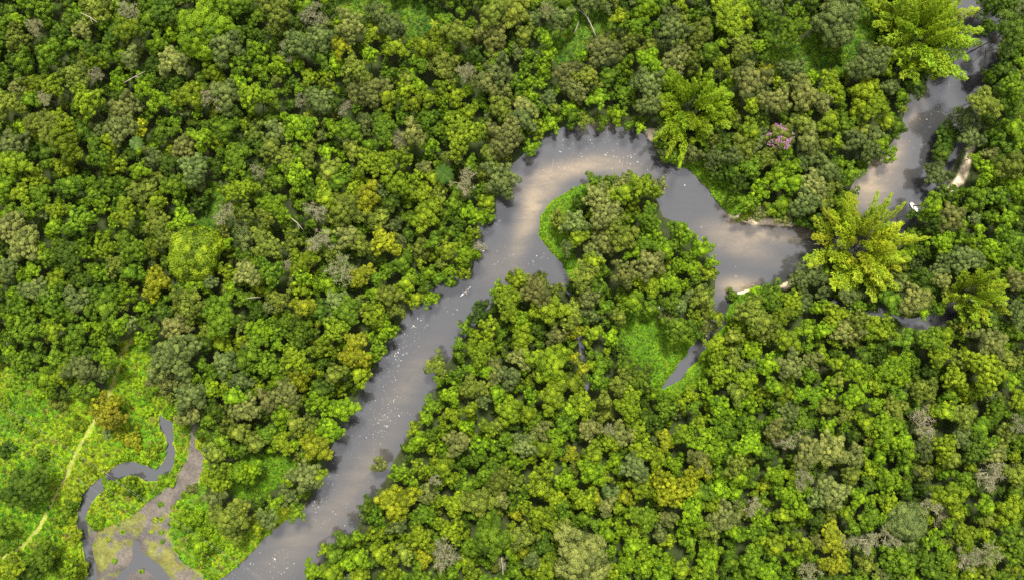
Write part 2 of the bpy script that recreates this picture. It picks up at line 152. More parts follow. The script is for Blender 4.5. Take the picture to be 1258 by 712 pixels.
# ------------------------------------------------------------------ materials
def new_mat(name):
    m = bpy.data.materials.new(name); m.use_nodes = True
    nt = m.node_tree; nt.nodes.clear()
    return m, nt, nt.nodes, nt.links
def principled(nd, ln, out=True, **kw):
    b = nd.new('ShaderNodeBsdfPrincipled')
    for k, v in kw.items(): b.inputs[k].default_value = v
    if out:
        o = nd.new('ShaderNodeOutputMaterial'); ln.new(b.outputs[0], o.inputs[0])
    return b
def mixc(nd, ln, fac, a, b, mode='MIX'):
    m = nd.new('ShaderNodeMix'); m.data_type = 'RGBA'; m.blend_type = mode
    for sock, v in ((m.inputs[0], fac), (m.inputs[6], a), (m.inputs[7], b)):
        if isinstance(v, bpy.types.NodeSocket): ln.new(v, sock)
        elif isinstance(v, (int, float)): sock.default_value = v
        else: sock.default_value = (*v, 1)
    return m.outputs[2]
def noise(nd, ln, scale, detail=3, rough=.55, coord=None, dist=0):
    n = nd.new('ShaderNodeTexNoise'); n.inputs['Scale'].default_value = scale
    n.inputs['Detail'].default_value = detail; n.inputs['Roughness'].default_value = rough; n.inputs['Distortion'].default_value = dist
    if coord is not None: ln.new(coord, n.inputs['Vector'])
    return n.outputs['Fac']
def ramp(nd, ln, src, stops):
    r = nd.new('ShaderNodeValToRGB'); ln.new(src, r.inputs[0])
    while len(r.color_ramp.elements) < len(stops): r.color_ramp.elements.new(.5)
    for e, (p, c) in zip(r.color_ramp.elements, stops):
        e.position = p; e.color = (*c, 1) if not isinstance(c, float) else (c, c, c, 1)
    return r.outputs[0]
def simple(name, c, rough=.6, spec=.3, var=.25, scale=6.0):
    m, nt, nd, ln = new_mat(name)
    b = principled(nd, ln, Roughness=rough); b.inputs['Specular IOR Level'].default_value = spec
    tc = nd.new('ShaderNodeTexCoord')
    n = noise(nd, ln, scale, 4, coord=tc.outputs['Object'])
    dark = tuple(x * (1 - var) for x in c); lite = tuple(min(1, x * (1 + var)) for x in c)
    ln.new(mixc(nd, ln, n, dark, lite), b.inputs['Base Color'])
    return m
def leaf_material(name, translucency=.28, gloss=.25):
    """colour = the plant's own 'tint' (a property of the tree) varied leaf by leaf by 'var'"""
    m, nt, nd, ln = new_mat(name)
    t = nd.new('ShaderNodeAttribute'); t.attribute_type = 'INSTANCER'; t.attribute_name = 'tint'
    v = nd.new('ShaderNodeAttribute'); v.attribute_type = 'GEOMETRY'; v.attribute_name = 'var'
    mr = nd.new('ShaderNodeMapRange'); ln.new(v.outputs['Fac'], mr.inputs[0])
    mr.inputs[3].default_value = .30; mr.inputs[4].default_value = 1.70
    c = mixc(nd, ln, 1.0, t.outputs['Color'], (1, 1, 1), 'MULTIPLY')
    sc = nd.new('ShaderNodeVectorMath'); sc.operation = 'SCALE'; ln.new(c, sc.inputs[0]); ln.new(mr.outputs[0], sc.inputs['Scale'])
    h = nd.new('ShaderNodeHueSaturation'); ln.new(sc.outputs[0], h.inputs['Color'])
    mh = nd.new('ShaderNodeMapRange'); ln.new(v.outputs['Fac'], mh.inputs[0])
    mh.inputs[3].default_value = .518; mh.inputs[4].default_value = .484; ln.new(mh.outputs[0], h.inputs['Hue'])
    b = principled(nd, ln, out=False, Roughness=.55); b.inputs['Specular IOR Level'].default_value = gloss
    ln.new(h.outputs[0], b.inputs['Base Color'])
    tr = nd.new('ShaderNodeBsdfTranslucent'); ln.new(h.outputs[0], tr.inputs[0])
    mx = nd.new('ShaderNodeMixShader'); mx.inputs[0].default_value = translucency
    ln.new(b.outputs[0], mx.inputs[1]); ln.new(tr.outputs[0], mx.inputs[2])
    o = nd.new('ShaderNodeOutputMaterial'); ln.new(mx.outputs[0], o.inputs[0])
    return m
LEAF = leaf_material('leaves', .20, .12)
BARK = simple('bark', (.10, .085, .06), .85, .1, .4, 3)
PALE_BARK = simple('pale_bark', (.30, .265, .17), .8, .1, .3, 3)
DEAD_WOOD = simple('dead_wood', (.33, .285, .22), .8, .1, .25, 4)
CULM = simple('bamboo_culm', (.26, .25, .06), .5, .3, .3, 3)
PETAL = simple('pink_petals', (.40, .19, .30), .6, .2, .3, 2)
WHITE_HULL = simple('white_hull', (.80, .79, .76), .3, .5, .06, 2)
DECK = simple('pale_deck', (.72, .70, .65), .5, .3, .08, 4)
WOOD = simple('thwart_wood', (.55, .42, .24), .6, .3, .2, 8)
DARK = simple('dark_gap', (.03, .03, .03), .6, .3, .1, 5)
ORANGE = simple('orange_vest', (.75, .30, .06), .7, .2, .15, 6)
PALE_SHIRT = simple('pale_shirt', (.72, .70, .66), .8, .1, .1, 6)
SKIN = simple('skin', (.38, .22, .15), .6, .3, .1, 6)
HAIR = simple('dark_hair', (.03, .022, .018), .7, .3, .2, 8)
STRAW = simple('straw_hat', (.70, .58, .36), .8, .1, .12, 10)
WIRE = simple('wire', (.36, .35, .33), .5, .4, .1, 1)
FOAM_M = simple('foam_white', (.40, .38, .36), .9, .1, .2, 1.5)
STONE = simple('pale_stone', (.6, .57, .52), .85, .1, .2, 2)

# tints, linear base colours of the leaves
TINT = {'l':(.120,.212,.004), 'g':(.072,.136,.005), 'd':(.038,.078,.005), 'o':(.110,.142,.015), 'y':(.128,.186,.005),
        'm':(.170,.192,.006), 't':(.150,.166,.040), 's':(.098,.132,.034), 'b':(.150,.160,.045)}
WORD = {'l':'lime-green','g':'mid-green','d':'dark green','o':'olive','y':'yellow-green','m':'mustard','t':'tan','s':'silvery','b':'bare'}

# ------------------------------------------------------------------ crowns
def quads(cen, nor, size, asp, r):
    n = len(cen)
    a = r.normal(size=(n, 3)); u = norm(np.cross(nor, a)); w = np.cross(nor, u)
    su = (size * asp)[:, None] * u * .5; sw = size[:, None] * w * .5
    v = np.stack([cen - su, cen - sw * .8 - su * .05, cen + su, cen + sw * .8 + su * .05], 1)
    return v.reshape(-1, 3)
def crown_mesh(name, R, form, seed, flat=.62, leaf=.62, dens=1.5, nl=None, mat=None):
    """foliage as many leaf clumps: lobes on an uneven dome, each lobe a shell of leaf-sized faces"""
    r = np.random.default_rng(seed)
    var = seed % 4
    if form == 'dome':  n = int(12 + R * R * 2.6); lo, hi = .17*R, .24*R; spread = .82
    elif form == 'fine': n = int(14 + R * R * 2.7); lo, hi = .45 + .045*R, .70 + .10*R; spread = .88
    else:
        k = (.82, 1.0, 1.22, .95)[var]; flat = (.62, .55, .66, .42)[var]
        n = int((12 + R * R * 2.3) / k**1.6); lo, hi = (.42 + .042*R)*k, (.74 + .095*R)*k; spread = .84
    ph = r.uniform(0, 6.28, 4); am = r.uniform(.08, .26, 4) * (.3 if form == 'dome' else 1)
    cs = []
    while len(cs) < n:                        # evenly spread candidates
        best, bd = None, -1
        for _ in range(8):
            a = r.uniform(0, 2*math.pi); z = r.uniform(-.15, 1)**1 if False else r.uniform(-.12, 1)
            q = math.sqrt(max(0, 1 - z*z)); rad = (1 + sum(am[k]*math.sin((k+2)*a + ph[k]) for k in range(4))) * spread
            f = r.uniform(.64, 1.12) if form != 'dome' else r.uniform(.95, 1.02)
            if r.random() < .18: f *= r.uniform(.4, .8)
            p = np.array([math.cos(a)*q*rad*f, math.sin(a)*q*rad*f, z*flat*f*(1 + .25*math.sin(3*a + ph[0])*q*(form != 'dome'))])
            d = min((np.linalg.norm(p - c) for c in cs), default=9)
            if d > bd: best, bd = p, d
        cs.append(best)
    V = []; A = []
    for c in cs:
        rl = r.uniform(lo, hi)
        m = max(12, int(dens * 4 * math.pi * rl * rl * .62 / (leaf * leaf * .5)))
        d = norm(r.normal(size=(m, 3)) + np.array([0, 0, .55]) + norm(c + 1e-6)*.5)
        rad = rl * (.86 + .2 * r.random(m)) * np.where(r.random(m) < .12, r.uniform(1.05, 1.3, m), 1)
        sq = np.array([1.0, 1.0, .82])
        cen = c * R + d * rad[:, None] * sq
        nor = norm(d + np.array([0, 0, .15]) + r.normal(size=(m, 3)) * .25)
        V.append(quads(cen, nor, leaf * r.uniform(.6, 1.3, m), r.uniform(.7, 1.2, m), r))
        A.append(np.repeat(np.clip(.5 + r.normal() * .21 + r.normal(size=m) * .15, 0, 1), 4))
    V = np.concatenate(V); A = np.concatenate(A)
    return raw_mesh(name, V, np.arange(len(V)), 4, mat or LEAF, {'var': A})
SIZES = [2.4, 3.6, 5.2, 8.0]
PROTO = {}
def proto(R, form, k):
    s = min(SIZES, key=lambda q: abs(math.log(q / R)))
    nvar = 4 if form == 'lumpy' else 2
    key = (s, form, k % nvar)
    if key not in PROTO:
        PROTO[key] = crown_mesh('crown', s, form, 400 + 40*len(PROTO) + (k % nvar), flat=.62 if form != 'dome' else .7, leaf={2.4:.38, 3.6:.42, 5.2:.46, 8.0:.52}[s] * (.8 if form == 'fine' else 1))
    return PROTO[key], R / s
# trunk with spreading limbs, unit: height 1, limb spread 1
def trunk_mesh(seed, mat, spread=1.0):
    r = random.Random(seed); b = MB()
    pts = [(r.uniform(-.01,.01)*i, r.uniform(-.01,.01)*i, i*.09) for i in range(9)]
    b.tube([(0,0,-.12)] + pts, [.075,.062,.052,.048,.045,.042,.038,.034,.028,.02], 8)
    for k in range(7):
        a = k*2.4 + r.uniform(-.4,.4); z0 = r.uniform(.45,.7); l = r.uniform(.45,.75)*spread; z1 = z0 + r.uniform(.18,.32)
        b.tube([(0,0,z0),(math.cos(a)*l*.4,math.sin(a)*l*.4,z0+(z1-z0)*.6),(math.cos(a+.15)*l,math.sin(a+.15)*l,z1)],[.028,.018,.006],5)
    return b.mesh('trunk', mat, True)
TRUNKS = [trunk_mesh(k, BARK) for k in range(3)]

def jitter(tint, r, hv=.028, bv=.15):
    t = (np.array(tint) * .84 + np.array([.100, .145, .008]) * .16) * (1 + r.normal() * bv) * (1 + r.normal(size=3) * np.array([hv, hv*.5, hv*1.5]))
    return np.clip(t, .003, .9)
def ground_z(d):                             # bank height from the distance to the water's edge
    return np.clip(d * .45, -2.0, 1.1)

# ------------------------------------------------------------------ outlines -> signed distances
def poly_world(p): return np.array([[(x-629)/3.0, (356-y)/3.0] for x, y in p])
def inside(px, py, poly):
    poly = np.asarray(poly, float); res = np.zeros(px.shape, bool)
    x0, y0 = poly[-1]
    for x1, y1 in poly:
        c = ((y0 > py) != (y1 > py))
        with np.errstate(divide='ignore', invalid='ignore'):
            xi = (x1 - x0) * (py - y0) / (y1 - y0 + 1e-12) + x0
        res ^= c & (px < xi); x0, y0 = x1, y1
    return res
def edge_dist(px, py, poly, closed=True):
    poly = np.asarray(poly, float); d = np.full(px.shape, 1e9)
    q = np.concatenate([poly, poly[:1]]) if closed else poly
    for (ax, ay), (bx, by) in zip(q[:-1], q[1:]):
        vx, vy = bx-ax, by-ay; l2 = vx*vx + vy*vy + 1e-9
        t = np.clip(((px-ax)*vx + (py-ay)*vy) / l2, 0, 1)
        d = np.minimum(d, (px-ax-t*vx)**2 + (py-ay-t*vy)**2)
    return np.sqrt(d)
def sdf(px, py, poly):                       # >0 outside
    d = edge_dist(px, py, poly); return np.where(inside(px, py, poly), -d, d)
def fnoise(x, y, s, seed, octv=3):           # smooth value noise
    r = np.random.default_rng(seed); out = np.zeros(x.shape); amp = 1; tot = 0
    for o in range(octv):
        g = r.random((128, 128)); u = x / s; v = y / s
        iu = np.floor(u).astype(int); iv = np.floor(v).astype(int); fu = u - iu; fv = v - iv
        fu = fu*fu*(3-2*fu); fv = fv*fv*(3-2*fv)
        a = g[iu % 128, iv % 128]; b = g[(iu+1) % 128, iv % 128]; c = g[iu % 128, (iv+1) % 128]; d = g[(iu+1) % 128, (iv+1) % 128]
        out += amp * ((a*(1-fu)+b*fu)*(1-fv) + (c*(1-fu)+d*fu)*fv); tot += amp; amp *= .5; s *= .5
    return out / tot
WATERS = [[((x-629)/3.0, (356-y)/3.0) for x, y in p] for p in (RIVER, POOL, CREEK, MUDWATER)]
GR = {k: [((x-629)/3.0, (356-y)/3.0) for x, y in p] for k, p in GRASS.items()}
SD = {k: [((x-629)/3.0, (356-y)/3.0) for x, y in p] for k, p in SAND.items()}
MUDP = [((x-629)/3.0, (356-y)/3.0) for x, y in MUD]
PATH = [((x-629)/3.0, (356-y)/3.0) for x, y in FOOTPATH]
def water_dist(x, y):
    d = np.full(x.shape, 1e9)
    for p in WATERS: d = np.minimum(d, sdf(x, y, p))
    return d
def sstep(a, b, x): t = np.clip((x-a)/(b-a), 0, 1); return t*t*(3-2*t)

# ------------------------------------------------------------------ ground: one sheet, fine in the middle, out to the horizon
def build_ground():
    def axis(n0, n1, step):
        core = np.arange(n0, n1 + step*.5, step)
        lo = n0 - np.array([4, 12, 30, 70, 160, 400, 1000, 2500, 6000])[::-1]; hi = n1 + np.array([4, 12, 30, 70, 160, 400, 1000, 2500, 6000])
        return np.concatenate([lo, core, hi])
    xs = axis(-245, 245, .85); ys = axis(-155, 155, .85)
    X, Y = np.meshgrid(xs, ys, indexing='ij'); x = X.ravel(); y = Y.ravel()
    wob = (fnoise(x, y, 5, 3) - .5) * 2.4
    wd = water_dist(x, y); d = wd + wob * .5
    nz_ = 1 - sstep(150, 300, np.maximum(np.abs(x)-90, np.abs(y)))
    z = ground_z(d) + nz_*(fnoise(x, y, 14, 4) - .5) * .5 * sstep(0, 6, d) + (fnoise(x, y, 2.2, 5, 2) - .5) * .25 * sstep(0, 2, d)
    n1 = fnoise(x, y, 9, 6); n2 = fnoise(x, y, 2.5, 7, 2); n3 = fnoise(x, y, 20, 8)
    C = np.array([.030, .034, .014]) * (.6 + .8*n2)[:, None]        # leaf litter and shaded understory plants
    C[:] = C + np.array([.012, .03, .002]) * (n1[:, None])
    def put(mask, c):
        C[:] = C * (1 - mask[:, None]) + np.asarray(c) * mask[:, None]
    for k, p in GR.items():
        s = sdf(x, y, p) + wob * .6; m = np.maximum(sstep(1.2, -1.0, s), sstep(6.5, 4.5, s)*sstep(6.5, 4.5, wd) if k not in ('upper', 'herbs', 'slope', 'gap') else 0)
        if k == 'meadow':
            base = np.array([.13, .235, .006]); alt = np.array([.19, .25, .008]); g = base*(1-n3)[:, None] + alt*n3[:, None]
            g = g * (.6 + .8*n2)[:, None]
        elif k in ('point', 'clearing', 'glade', 'landing', 'strip', 'bank'):
            g = np.array([.085, .195, .004]) * (.65 + .7*n2)[:, None] + np.array([.03, .015, 0]) * sstep(.5, .7, n1)[:, None]
        else:
            g = np.array([.055, .125, .006]) * (.65 + .7*n2)[:, None] + np.array([.03, .012, .002]) * sstep(.55, .7, n1)[:, None]
        put(m, g)
    # mud flat with patches of sparse grass
    s = sdf(x, y, MUDP) + wob; m = sstep(.8, -.8, s)
    mud = np.array([.120, .102, .083]) * (.75 + .5*n2)[:, None]; wet = np.array([.075, .067, .064])
    mud = mud * (1 - .7*sstep(.55, .4, n1))[:, None] + wet * (.7*sstep(.55, .4, n1))[:, None]
    px = x*3 + 629; py = 356 - y*3
    zone = np.exp(-(((px-150)/38)**2 + ((py-640)/30)**2)) + np.exp(-(((px-205)/22)**2 + ((py-680)/34)**2)) + np.exp(-(((px-128)/16)**2 + ((py-690)/34)**2)) + .9*np.exp(-(((px-240)/20)**2 + ((py-700)/16)**2))
    gp = sstep(.38, .62, zone*.8 + (fnoise(x, y, 4, 9)-.5)*1.3)
    sparse = np.array([.11, .135, .02])*(.6+.8*n2)[:, None] + np.array([.07, .03, .01])*(fnoise(x, y, 3, 12)[:, None])
    mud = mud*(1-gp[:, None]*.8) + sparse*gp[:, None]*.8
    put(m, mud)
    for p in SD.values(): put(sstep(.7, -.5, sdf(x, y, p) + wob*.35), np.array([.60, .49, .33])*(.8+.4*n2)[:, None])
    pd = edge_dist(x, y, PATH, False) + wob*.12; put(sstep(.6, .22, pd), np.array([.27, .23, .09])*(.8+.4*n2)[:, None])
    put(sstep(.1, -.3, d), np.array([.09, .075, .05]))               # river bed
    far = sstep(160, 400, np.maximum(np.abs(x)-80, np.abs(y))); put(far, np.array([.035, .06, .01]))
    nx, ny = len(xs), len(ys); i = np.arange(nx*ny).reshape(nx, ny)
    F = np.stack([i[:-1, :-1], i[1:, :-1], i[1:, 1:], i[:-1, 1:]], -1).reshape(-1, 4)
    m, nt, nd, ln = new_mat('ground_soil_and_grass')
    b = principled(nd, ln, Roughness=.95); b.inputs['Specular IOR Level'].default_value = .1
    a = nd.new('ShaderNodeAttribute'); a.attribute_name = 'soil'
    tc = nd.new('ShaderNodeTexCoord'); n = noise(nd, ln, 1.3, 5, .65, tc.outputs['Object'])
    f = ramp(nd, ln, n, [(.25, .55), (.75, 1.45)])
    ln.new(mixc(nd, ln, 1.0, a.outputs['Color'], f, 'MULTIPLY'), b.inputs['Base Color'])
    bp = nd.new('ShaderNodeBump'); bp.inputs['Strength'].default_value = .5; bp.inputs['Distance'].default_value = .3
    ln.new(n, bp.inputs['Height']); ln.new(bp.outputs[0], b.inputs['Normal'])
    me = raw_mesh('ground', np.stack([x, y, z], 1), F, 4, m, {'soil': C}, True)
    tag(link(bpy.data.objects.new('ground', me)), kind='structure')
def ground_height(x, y):
    d = water_dist(x, y) + (fnoise(x, y, 5, 3) - .5) * 1.2
    return ground_z(d) + (fnoise(x, y, 14, 4) - .5) * .5 * sstep(0, 6, d) + (fnoise(x, y, 2.2, 5, 2) - .5) * .25 * sstep(0, 2, d)
build_ground()

# ------------------------------------------------------------------ water
def build_water():
    xs = np.arange(-245, 245.1, 1.6); ys = np.arange(-155, 155.1, 1.6)
    X, Y = np.meshgrid(xs, ys, indexing='ij'); x = X.ravel(); y = Y.ravel(); px = x*3+629; py = 356-y*3
    s = np.zeros(x.shape)
    for cx, cy, rx, ry, ang, st in SHOALS:
        a = math.radians(ang); dx, dy = px-cx, py-cy
        u = dx*math.cos(a) + dy*math.sin(a); v = -dx*math.sin(a) + dy*math.cos(a)
        s = 1 - (1-s)*(1 - st*np.exp(-((u/rx)**2 + (v/ry)**2)*.9))
    nx, ny = len(xs), len(ys); i = np.arange(nx*ny).reshape(nx, ny)
    F = np.stack([i[:-1, :-1], i[1:, :-1], i[1:, 1:], i[:-1, 1:]], -1).reshape(-1, 4)
    near = water_dist(x, y) < 6; near = near[F].any(1); F = F[near]
    used = np.unique(F); mp = np.full(nx*ny, -1); mp[used] = np.arange(len(used)); F = mp[F]
    m, nt, nd, ln = new_mat('river_water')
    b = principled(nd, ln, Roughness=.07, IOR=WATER_IOR)
    at = nd.new('ShaderNodeAttribute'); at.attribute_name = 'shoal'
    tc = nd.new('ShaderNodeTexCoord')
    mp_ = nd.new('ShaderNodeMapping'); ln.new(tc.outputs['Object'], mp_.inputs[0]); mp_.inputs['Rotation'].default_value = (0, 0, math.radians(-50)); mp_.inputs['Scale'].default_value = (.35, 1, 1)
    n = noise(nd, ln, .16, 7, .66, mp_.outputs[0], .8)
    nb = noise(nd, ln, .9, 4, .6, tc.outputs['Object'])
    k = nd.new('ShaderNodeMath'); k.operation = 'MULTIPLY_ADD'; ln.new(n, k.inputs[0]); k.inputs[1].default_value = 2.0; k.inputs[2].default_value = -.2
    k2 = nd.new('ShaderNodeMath'); k2.operation = 'MULTIPLY'; k2.use_clamp = True; ln.new(k.outputs[0], k2.inputs[0]); ln.new(at.outputs['Fac'], k2.inputs[1])
    sand = mixc(nd, ln, nb, SHOAL_A, SHOAL_B)
    silt = mixc(nd, ln, n, SILT_A, SILT_B)
    ln.new(mixc(nd, ln, k2.outputs[0], silt, sand), b.inputs['Base Color'])
    w1 = noise(nd, ln, .55, 4, .6, tc.outputs['Object'], .3)
    bp = nd.new('ShaderNodeBump'); bp.inputs['Strength'].default_value = .14; bp.inputs['Distance'].default_value = .35
    ln.new(w1, bp.inputs['Height']); ln.new(bp.outputs[0], b.inputs['Normal'])
    me = raw_mesh('river', np.stack([x[used], y[used], np.zeros(len(used))], 1), F, 4, m, {'shoal': s[used]}, True)
    tag(link(bpy.data.objects.new('river', me)), kind='structure')
WATER_IOR = 1.95
SILT_A, SILT_B = (.030, .032, .036), (.050, .049, .046)
SHOAL_A, SHOAL_B = (.20, .148, .085), (.34, .26, .155)
build_water()

def build_foam():
    r = np.random.default_rng(5); V = []; F = []
    for cx, cy, rx, ry, ang, n in FOAM:
        a = math.radians(ang); k = 0
        for _ in range(int(n * 1.0)):
            u, v = r.normal()*rx*.6, r.normal()*ry*.6
            x = cx + u*math.cos(a) - v*math.sin(a); y = cy + u*math.sin(a) + v*math.cos(a)
            w = P(x, y)
            if water_dist(np.array([w[0]]), np.array([w[1]]))[0] > -1.2: continue
            big = .07 + .10*r.random()**2 + (.12 if r.random() < .06 else 0); el = r.uniform(1, 2.6); th = r.uniform(0, 3.14)
            i0 = len(V); nn = 7
            for zz, sc in ((-.02, 1.0), (.03, .8)):
                for q in range(nn):
                    t = 2*math.pi*q/nn; rr = big*sc*r.uniform(.65, 1.15)
                    ex, ey = rr*el*math.cos(t), rr*math.sin(t)
                    V.append((w[0]+ex*math.cos(th)-ey*math.sin(th), w[1]+ex*math.sin(th)+ey*math.cos(th), zz))
            F.append(tuple(range(i0+nn, i0+2*nn)))
            for q in range(nn): F.append((i0+q, i0+(q+1) % nn, i0+nn+(q+1) % nn, i0+nn+q))
    me = bpy.data.meshes.new('foam'); me.from_pydata(V, [], F); me.materials.append(FOAM_M)
    tag(link(bpy.data.objects.new('foam', me)), 'scattered white foam flecks drifting on the grey river', 'foam', kind='stuff')
build_foam()

# ------------------------------------------------------------------ sorting the listed crowns
ALL = []
for (c, rw), s in TILES.items():
    x0 = 252*c if c < 4 else 1006; y0 = (0, 142, 284, 426, 570)[rw]
    for e in s.split(';'):
        a = e.split(); code = a[3]
        ALL.append([x0 + int(a[0])/4.99, y0 + int(a[1])/4.99, int(a[2])/4.99, code[0], 'dome' if 'r' in code else 'fine' if 'f' in code or code[0] in 'st' else 'lumpy'])
bare = [t for t in ALL if t[3] == 'b']
live = sorted((t for t in ALL if t[3] != 'b'), key=lambda t: -t[2])
def edge_gap(t): return min(t[0], t[1], 1258-t[0], 712-t[1])
cand = [t for t in live if edge_gap(t) > -2]
single, rest = cand[:292], cand[292:] + [t for t in live if edge_gap(t) <= -2]

def tree_dims(rpx, r, code):
    R = rpx/3.0*1.05
    h = 8.5 + .85*R + r.uniform(-3.4, 3.6) + {'d': -2.0, 'g': -.6, 's': .8, 't': 1.0, 'b': 1.2, 'l': .3}.get(code, .4)
    return R, h
# ---- labels
ORD = ['', 'second ', 'third ', 'fourth ', 'fifth ', 'sixth ', 'seventh ', 'eighth ', 'ninth ', 'tenth ', 'eleventh ', 'twelfth ', 'thirteenth ', 'fourteenth ']
def size_word(rpx): return 'huge ' if rpx >= 21 else 'large ' if rpx >= 16.2 else 'medium ' if rpx >= 13.2 else 'small '
def look(t):
    f = {'dome': 'smooth-topped ', 'fine': 'feathery ' if t[3] not in 'st' else '', 'lumpy': ''}[t[4]]
    return size_word(t[2]) + f + WORD[t[3]]
def label_all(trees, noun):
    keyed = {}
    for i, t in enumerate(trees):
        ds = sorted((math.hypot(t[0]-x, t[1]-y), n, x, y) for x, y, n in LANDMARKS)
        ds = [q for q in ds if q[0] > t[2]*.8] if ds[0][0] < 6 else ds
        d, n, x, y = ds[0]
        vx, vy = t[0]-x, t[1]-y; best = None
        for d2, n2, x2, y2 in ds[1:9]:
            wx, wy = x2-x, y2-y; c = (vx*wx+vy*wy)/(math.hypot(vx, vy)*math.hypot(wx, wy)+1e-6)
            if best is None or c > best[0]: best = (c, n2)
        keyed.setdefault((look(t), n, best[1] if best[0] > .55 else None), []).append((d, i))
    out = [None]*len(trees)
    for (lk, n, n2), lst in keyed.items():
        for k, (d, i) in enumerate(sorted(lst)):
            o = ORD[k] if len(lst) > 1 else ''
            if len(lst) > 1 and k == 0: o = 'first '
            tail = (' towards ' + n2) if n2 else (' on its outer side' if len(lst) > 0 else '')
            out[i] = (o + lk + ' ' + noun + ' out from ' + n + tail).strip()
    return out
labels = label_all(single, 'tree')
FORMNAME = {'dome': 'round_tree', 'fine': 'broadleaf_tree', 'lumpy': 'broadleaf_tree'}
r = np.random.default_rng(21)
placed = []                                   # (x, y, z, R, h) of every crown so far
def put_tree(t, label, r, name=None, group='larger trees of the forest', tint=None):
    R, h = tree_dims(t[2], r, t[3]); zc = h - R*.62
    if t[0] > 1185 and t[1] < 165: zc += 15; h += 15      # added height, so these trees darken the upper river
    x, y, _ = P(t[0], t[1], zc + R*.25)
    d = float(water_dist(np.array([x]), np.array([y]))[0]); g = max(.0, float(ground_z(np.array([d]))[0])) - .1
    root = empty(name or FORMNAME[t[4]], (x, y, g)); tag(root, label, 'tree', group)
    me, s = proto(R, t[4], int(r.integers(99)))
    cr = link(bpy.data.objects.new('crown', me), root); cr.location = (0, 0, zc)
    cr.rotation_euler = (r.normal()*.07, r.normal()*.07, r.uniform(0, 6.28)); cr.scale = (s*r.uniform(.92, 1.08), s*r.uniform(.92, 1.08), s*r.uniform(.85, 1.15))
    cr['tint'] = [float(q) for q in (tint if tint is not None else jitter(TINT[t[3]], r))]
    tk = link(bpy.data.objects.new('trunk', TRUNKS[int(r.integers(3))]), root)
    tk.scale = (R*.85, R*.85, zc + R*.15); tk.rotation_euler = (0, 0, r.uniform(0, 6.28))
    placed.append((x, y, zc, R, h)); return root
for t, lb in zip(single, labels): put_tree(t, lb, r)

# ------------------------------------------------------------------ bare trees
def bare_wood(seed, R=5.0, mat=PALE_BARK):
    rr = random.Random(seed); b = MB(); tips = []
    def grow(p, d, l, rad, lev):
        pts = [p]; dd = np.array(d, float)
        for k in range(4):
            dd = dd + np.array([rr.uniform(-.25, .25), rr.uniform(-.25, .25), rr.uniform(-.1, .18)]); dd /= np.linalg.norm(dd)
            pts.append(pts[-1] + dd*l/4)
        b.tube(pts, [rad, rad*.85, rad*.7, rad*.58, rad*.42], 6 if lev == 0 else 4, cap=lev > 2)
        if lev == 3: tips.append(pts[-1]); return
        for k in range(4 if lev < 2 else 3):
            a = rr.uniform(0, 6.28); q = np.array([math.cos(a), math.sin(a), rr.uniform(-.05, .55)])
            nd = dd*.55 + q*.95; nd /= np.linalg.norm(nd); st = pts[rr.choice([2, 3, 4])]
            grow(st, nd, l*rr.uniform(.55, .78), rad*.5, lev+1)
    for k in range(5):
        a = k*1.256 + rr.uniform(-.3, .3)
        grow(np.array([0, 0, -R*.35]), (math.cos(a)*.95, math.sin(a)*.95, rr.uniform(.25, .7)), R*.60, R*.036, 1)
    return b.mesh('branches', mat), tips
def twig_mesh(tips, seed, R=5.0):
    rr = np.random.default_rng(seed); V = []
    for p in tips:
        n = 16
        d = norm(rr.normal(size=(n, 3)) + np.array([0, 0, .35]) + p/R*.6); l = rr.uniform(.5, 1.3, n)*R/5
        u = norm(np.cross(d, rr.normal(size=(n, 3))))*(.034*R/5)
        e = p + d*l[:, None]; V.append(np.stack([p-u, p+u, e+u*.4, e-u*.4], 1).reshape(-1, 3))
    V = np.concatenate(V); return raw_mesh('twigs', V, np.arange(len(V)), 4, PALE_BARK)
def sparse_leaves(tips, seed, R=5.0):
    rr = np.random.default_rng(seed); V = []; A = []
    for p in tips:
        n = int(rr.integers(6, 18)); c = p + rr.normal(size=(n, 3))*R*.10 - np.array([0, 0, .25])
        V.append(quads(c, norm(rr.normal(size=(n, 3)) + np.array([0, 0, 1.2])), rr.uniform(.3, .6, n), rr.uniform(.7, 1.2, n), rr)); A.append(np.repeat(rr.uniform(.3, .7, n), 4))
    V = np.concatenate(V); return raw_mesh('leaves', V, np.arange(len(V)), 4, LEAF, {'var': np.concatenate(A)})
BARE = []
for k in range(4):
    w, tips = bare_wood(40+k); BARE.append((w, twig_mesh(tips, 50+k), sparse_leaves(tips[::(1 if k % 2 else 2)], 60+k)))
bl = label_all(bare, 'twiggy tree')
for t, lb in zip(bare, bl):
    R, h = tree_dims(t[2]*1.05, r, 'b'); zc = h - R*.5
    x, y, _ = P(t[0], t[1], zc + R*.2)
    root = empty('bare_tree', (x, y, 1.0)); tag(root, lb, 'bare tree', 'bare pale trees in the canopy')
    w, tw, lf = BARE[int(r.integers(4))]; rot = r.uniform(0, 6.28)
    tk = link(bpy.data.objects.new('trunk', trunk_mesh(int(r.integers(99)), PALE_BARK, .35) if t is bare[0] else bpy.data.meshes['trunk.003'] if 'trunk.003' in bpy.data.meshes else TRUNKS[0]), root)
    tk.scale = (R*.6, R*.6, zc + R*.1)
    for nm, me in (('branches', w), ('twigs', tw), ('leaves', lf)):
        o = link(bpy.data.objects.new(nm, me), root); o.location = (0, 0, zc); o.scale = (R/5,)*3; o.rotation_euler = (0, 0, rot)
        if nm == 'leaves': o['tint'] = [float(q) for q in jitter(TINT['ytogs'[int(r.integers(5))]], r)]
    placed.append((x, y, zc, R*.6, h))

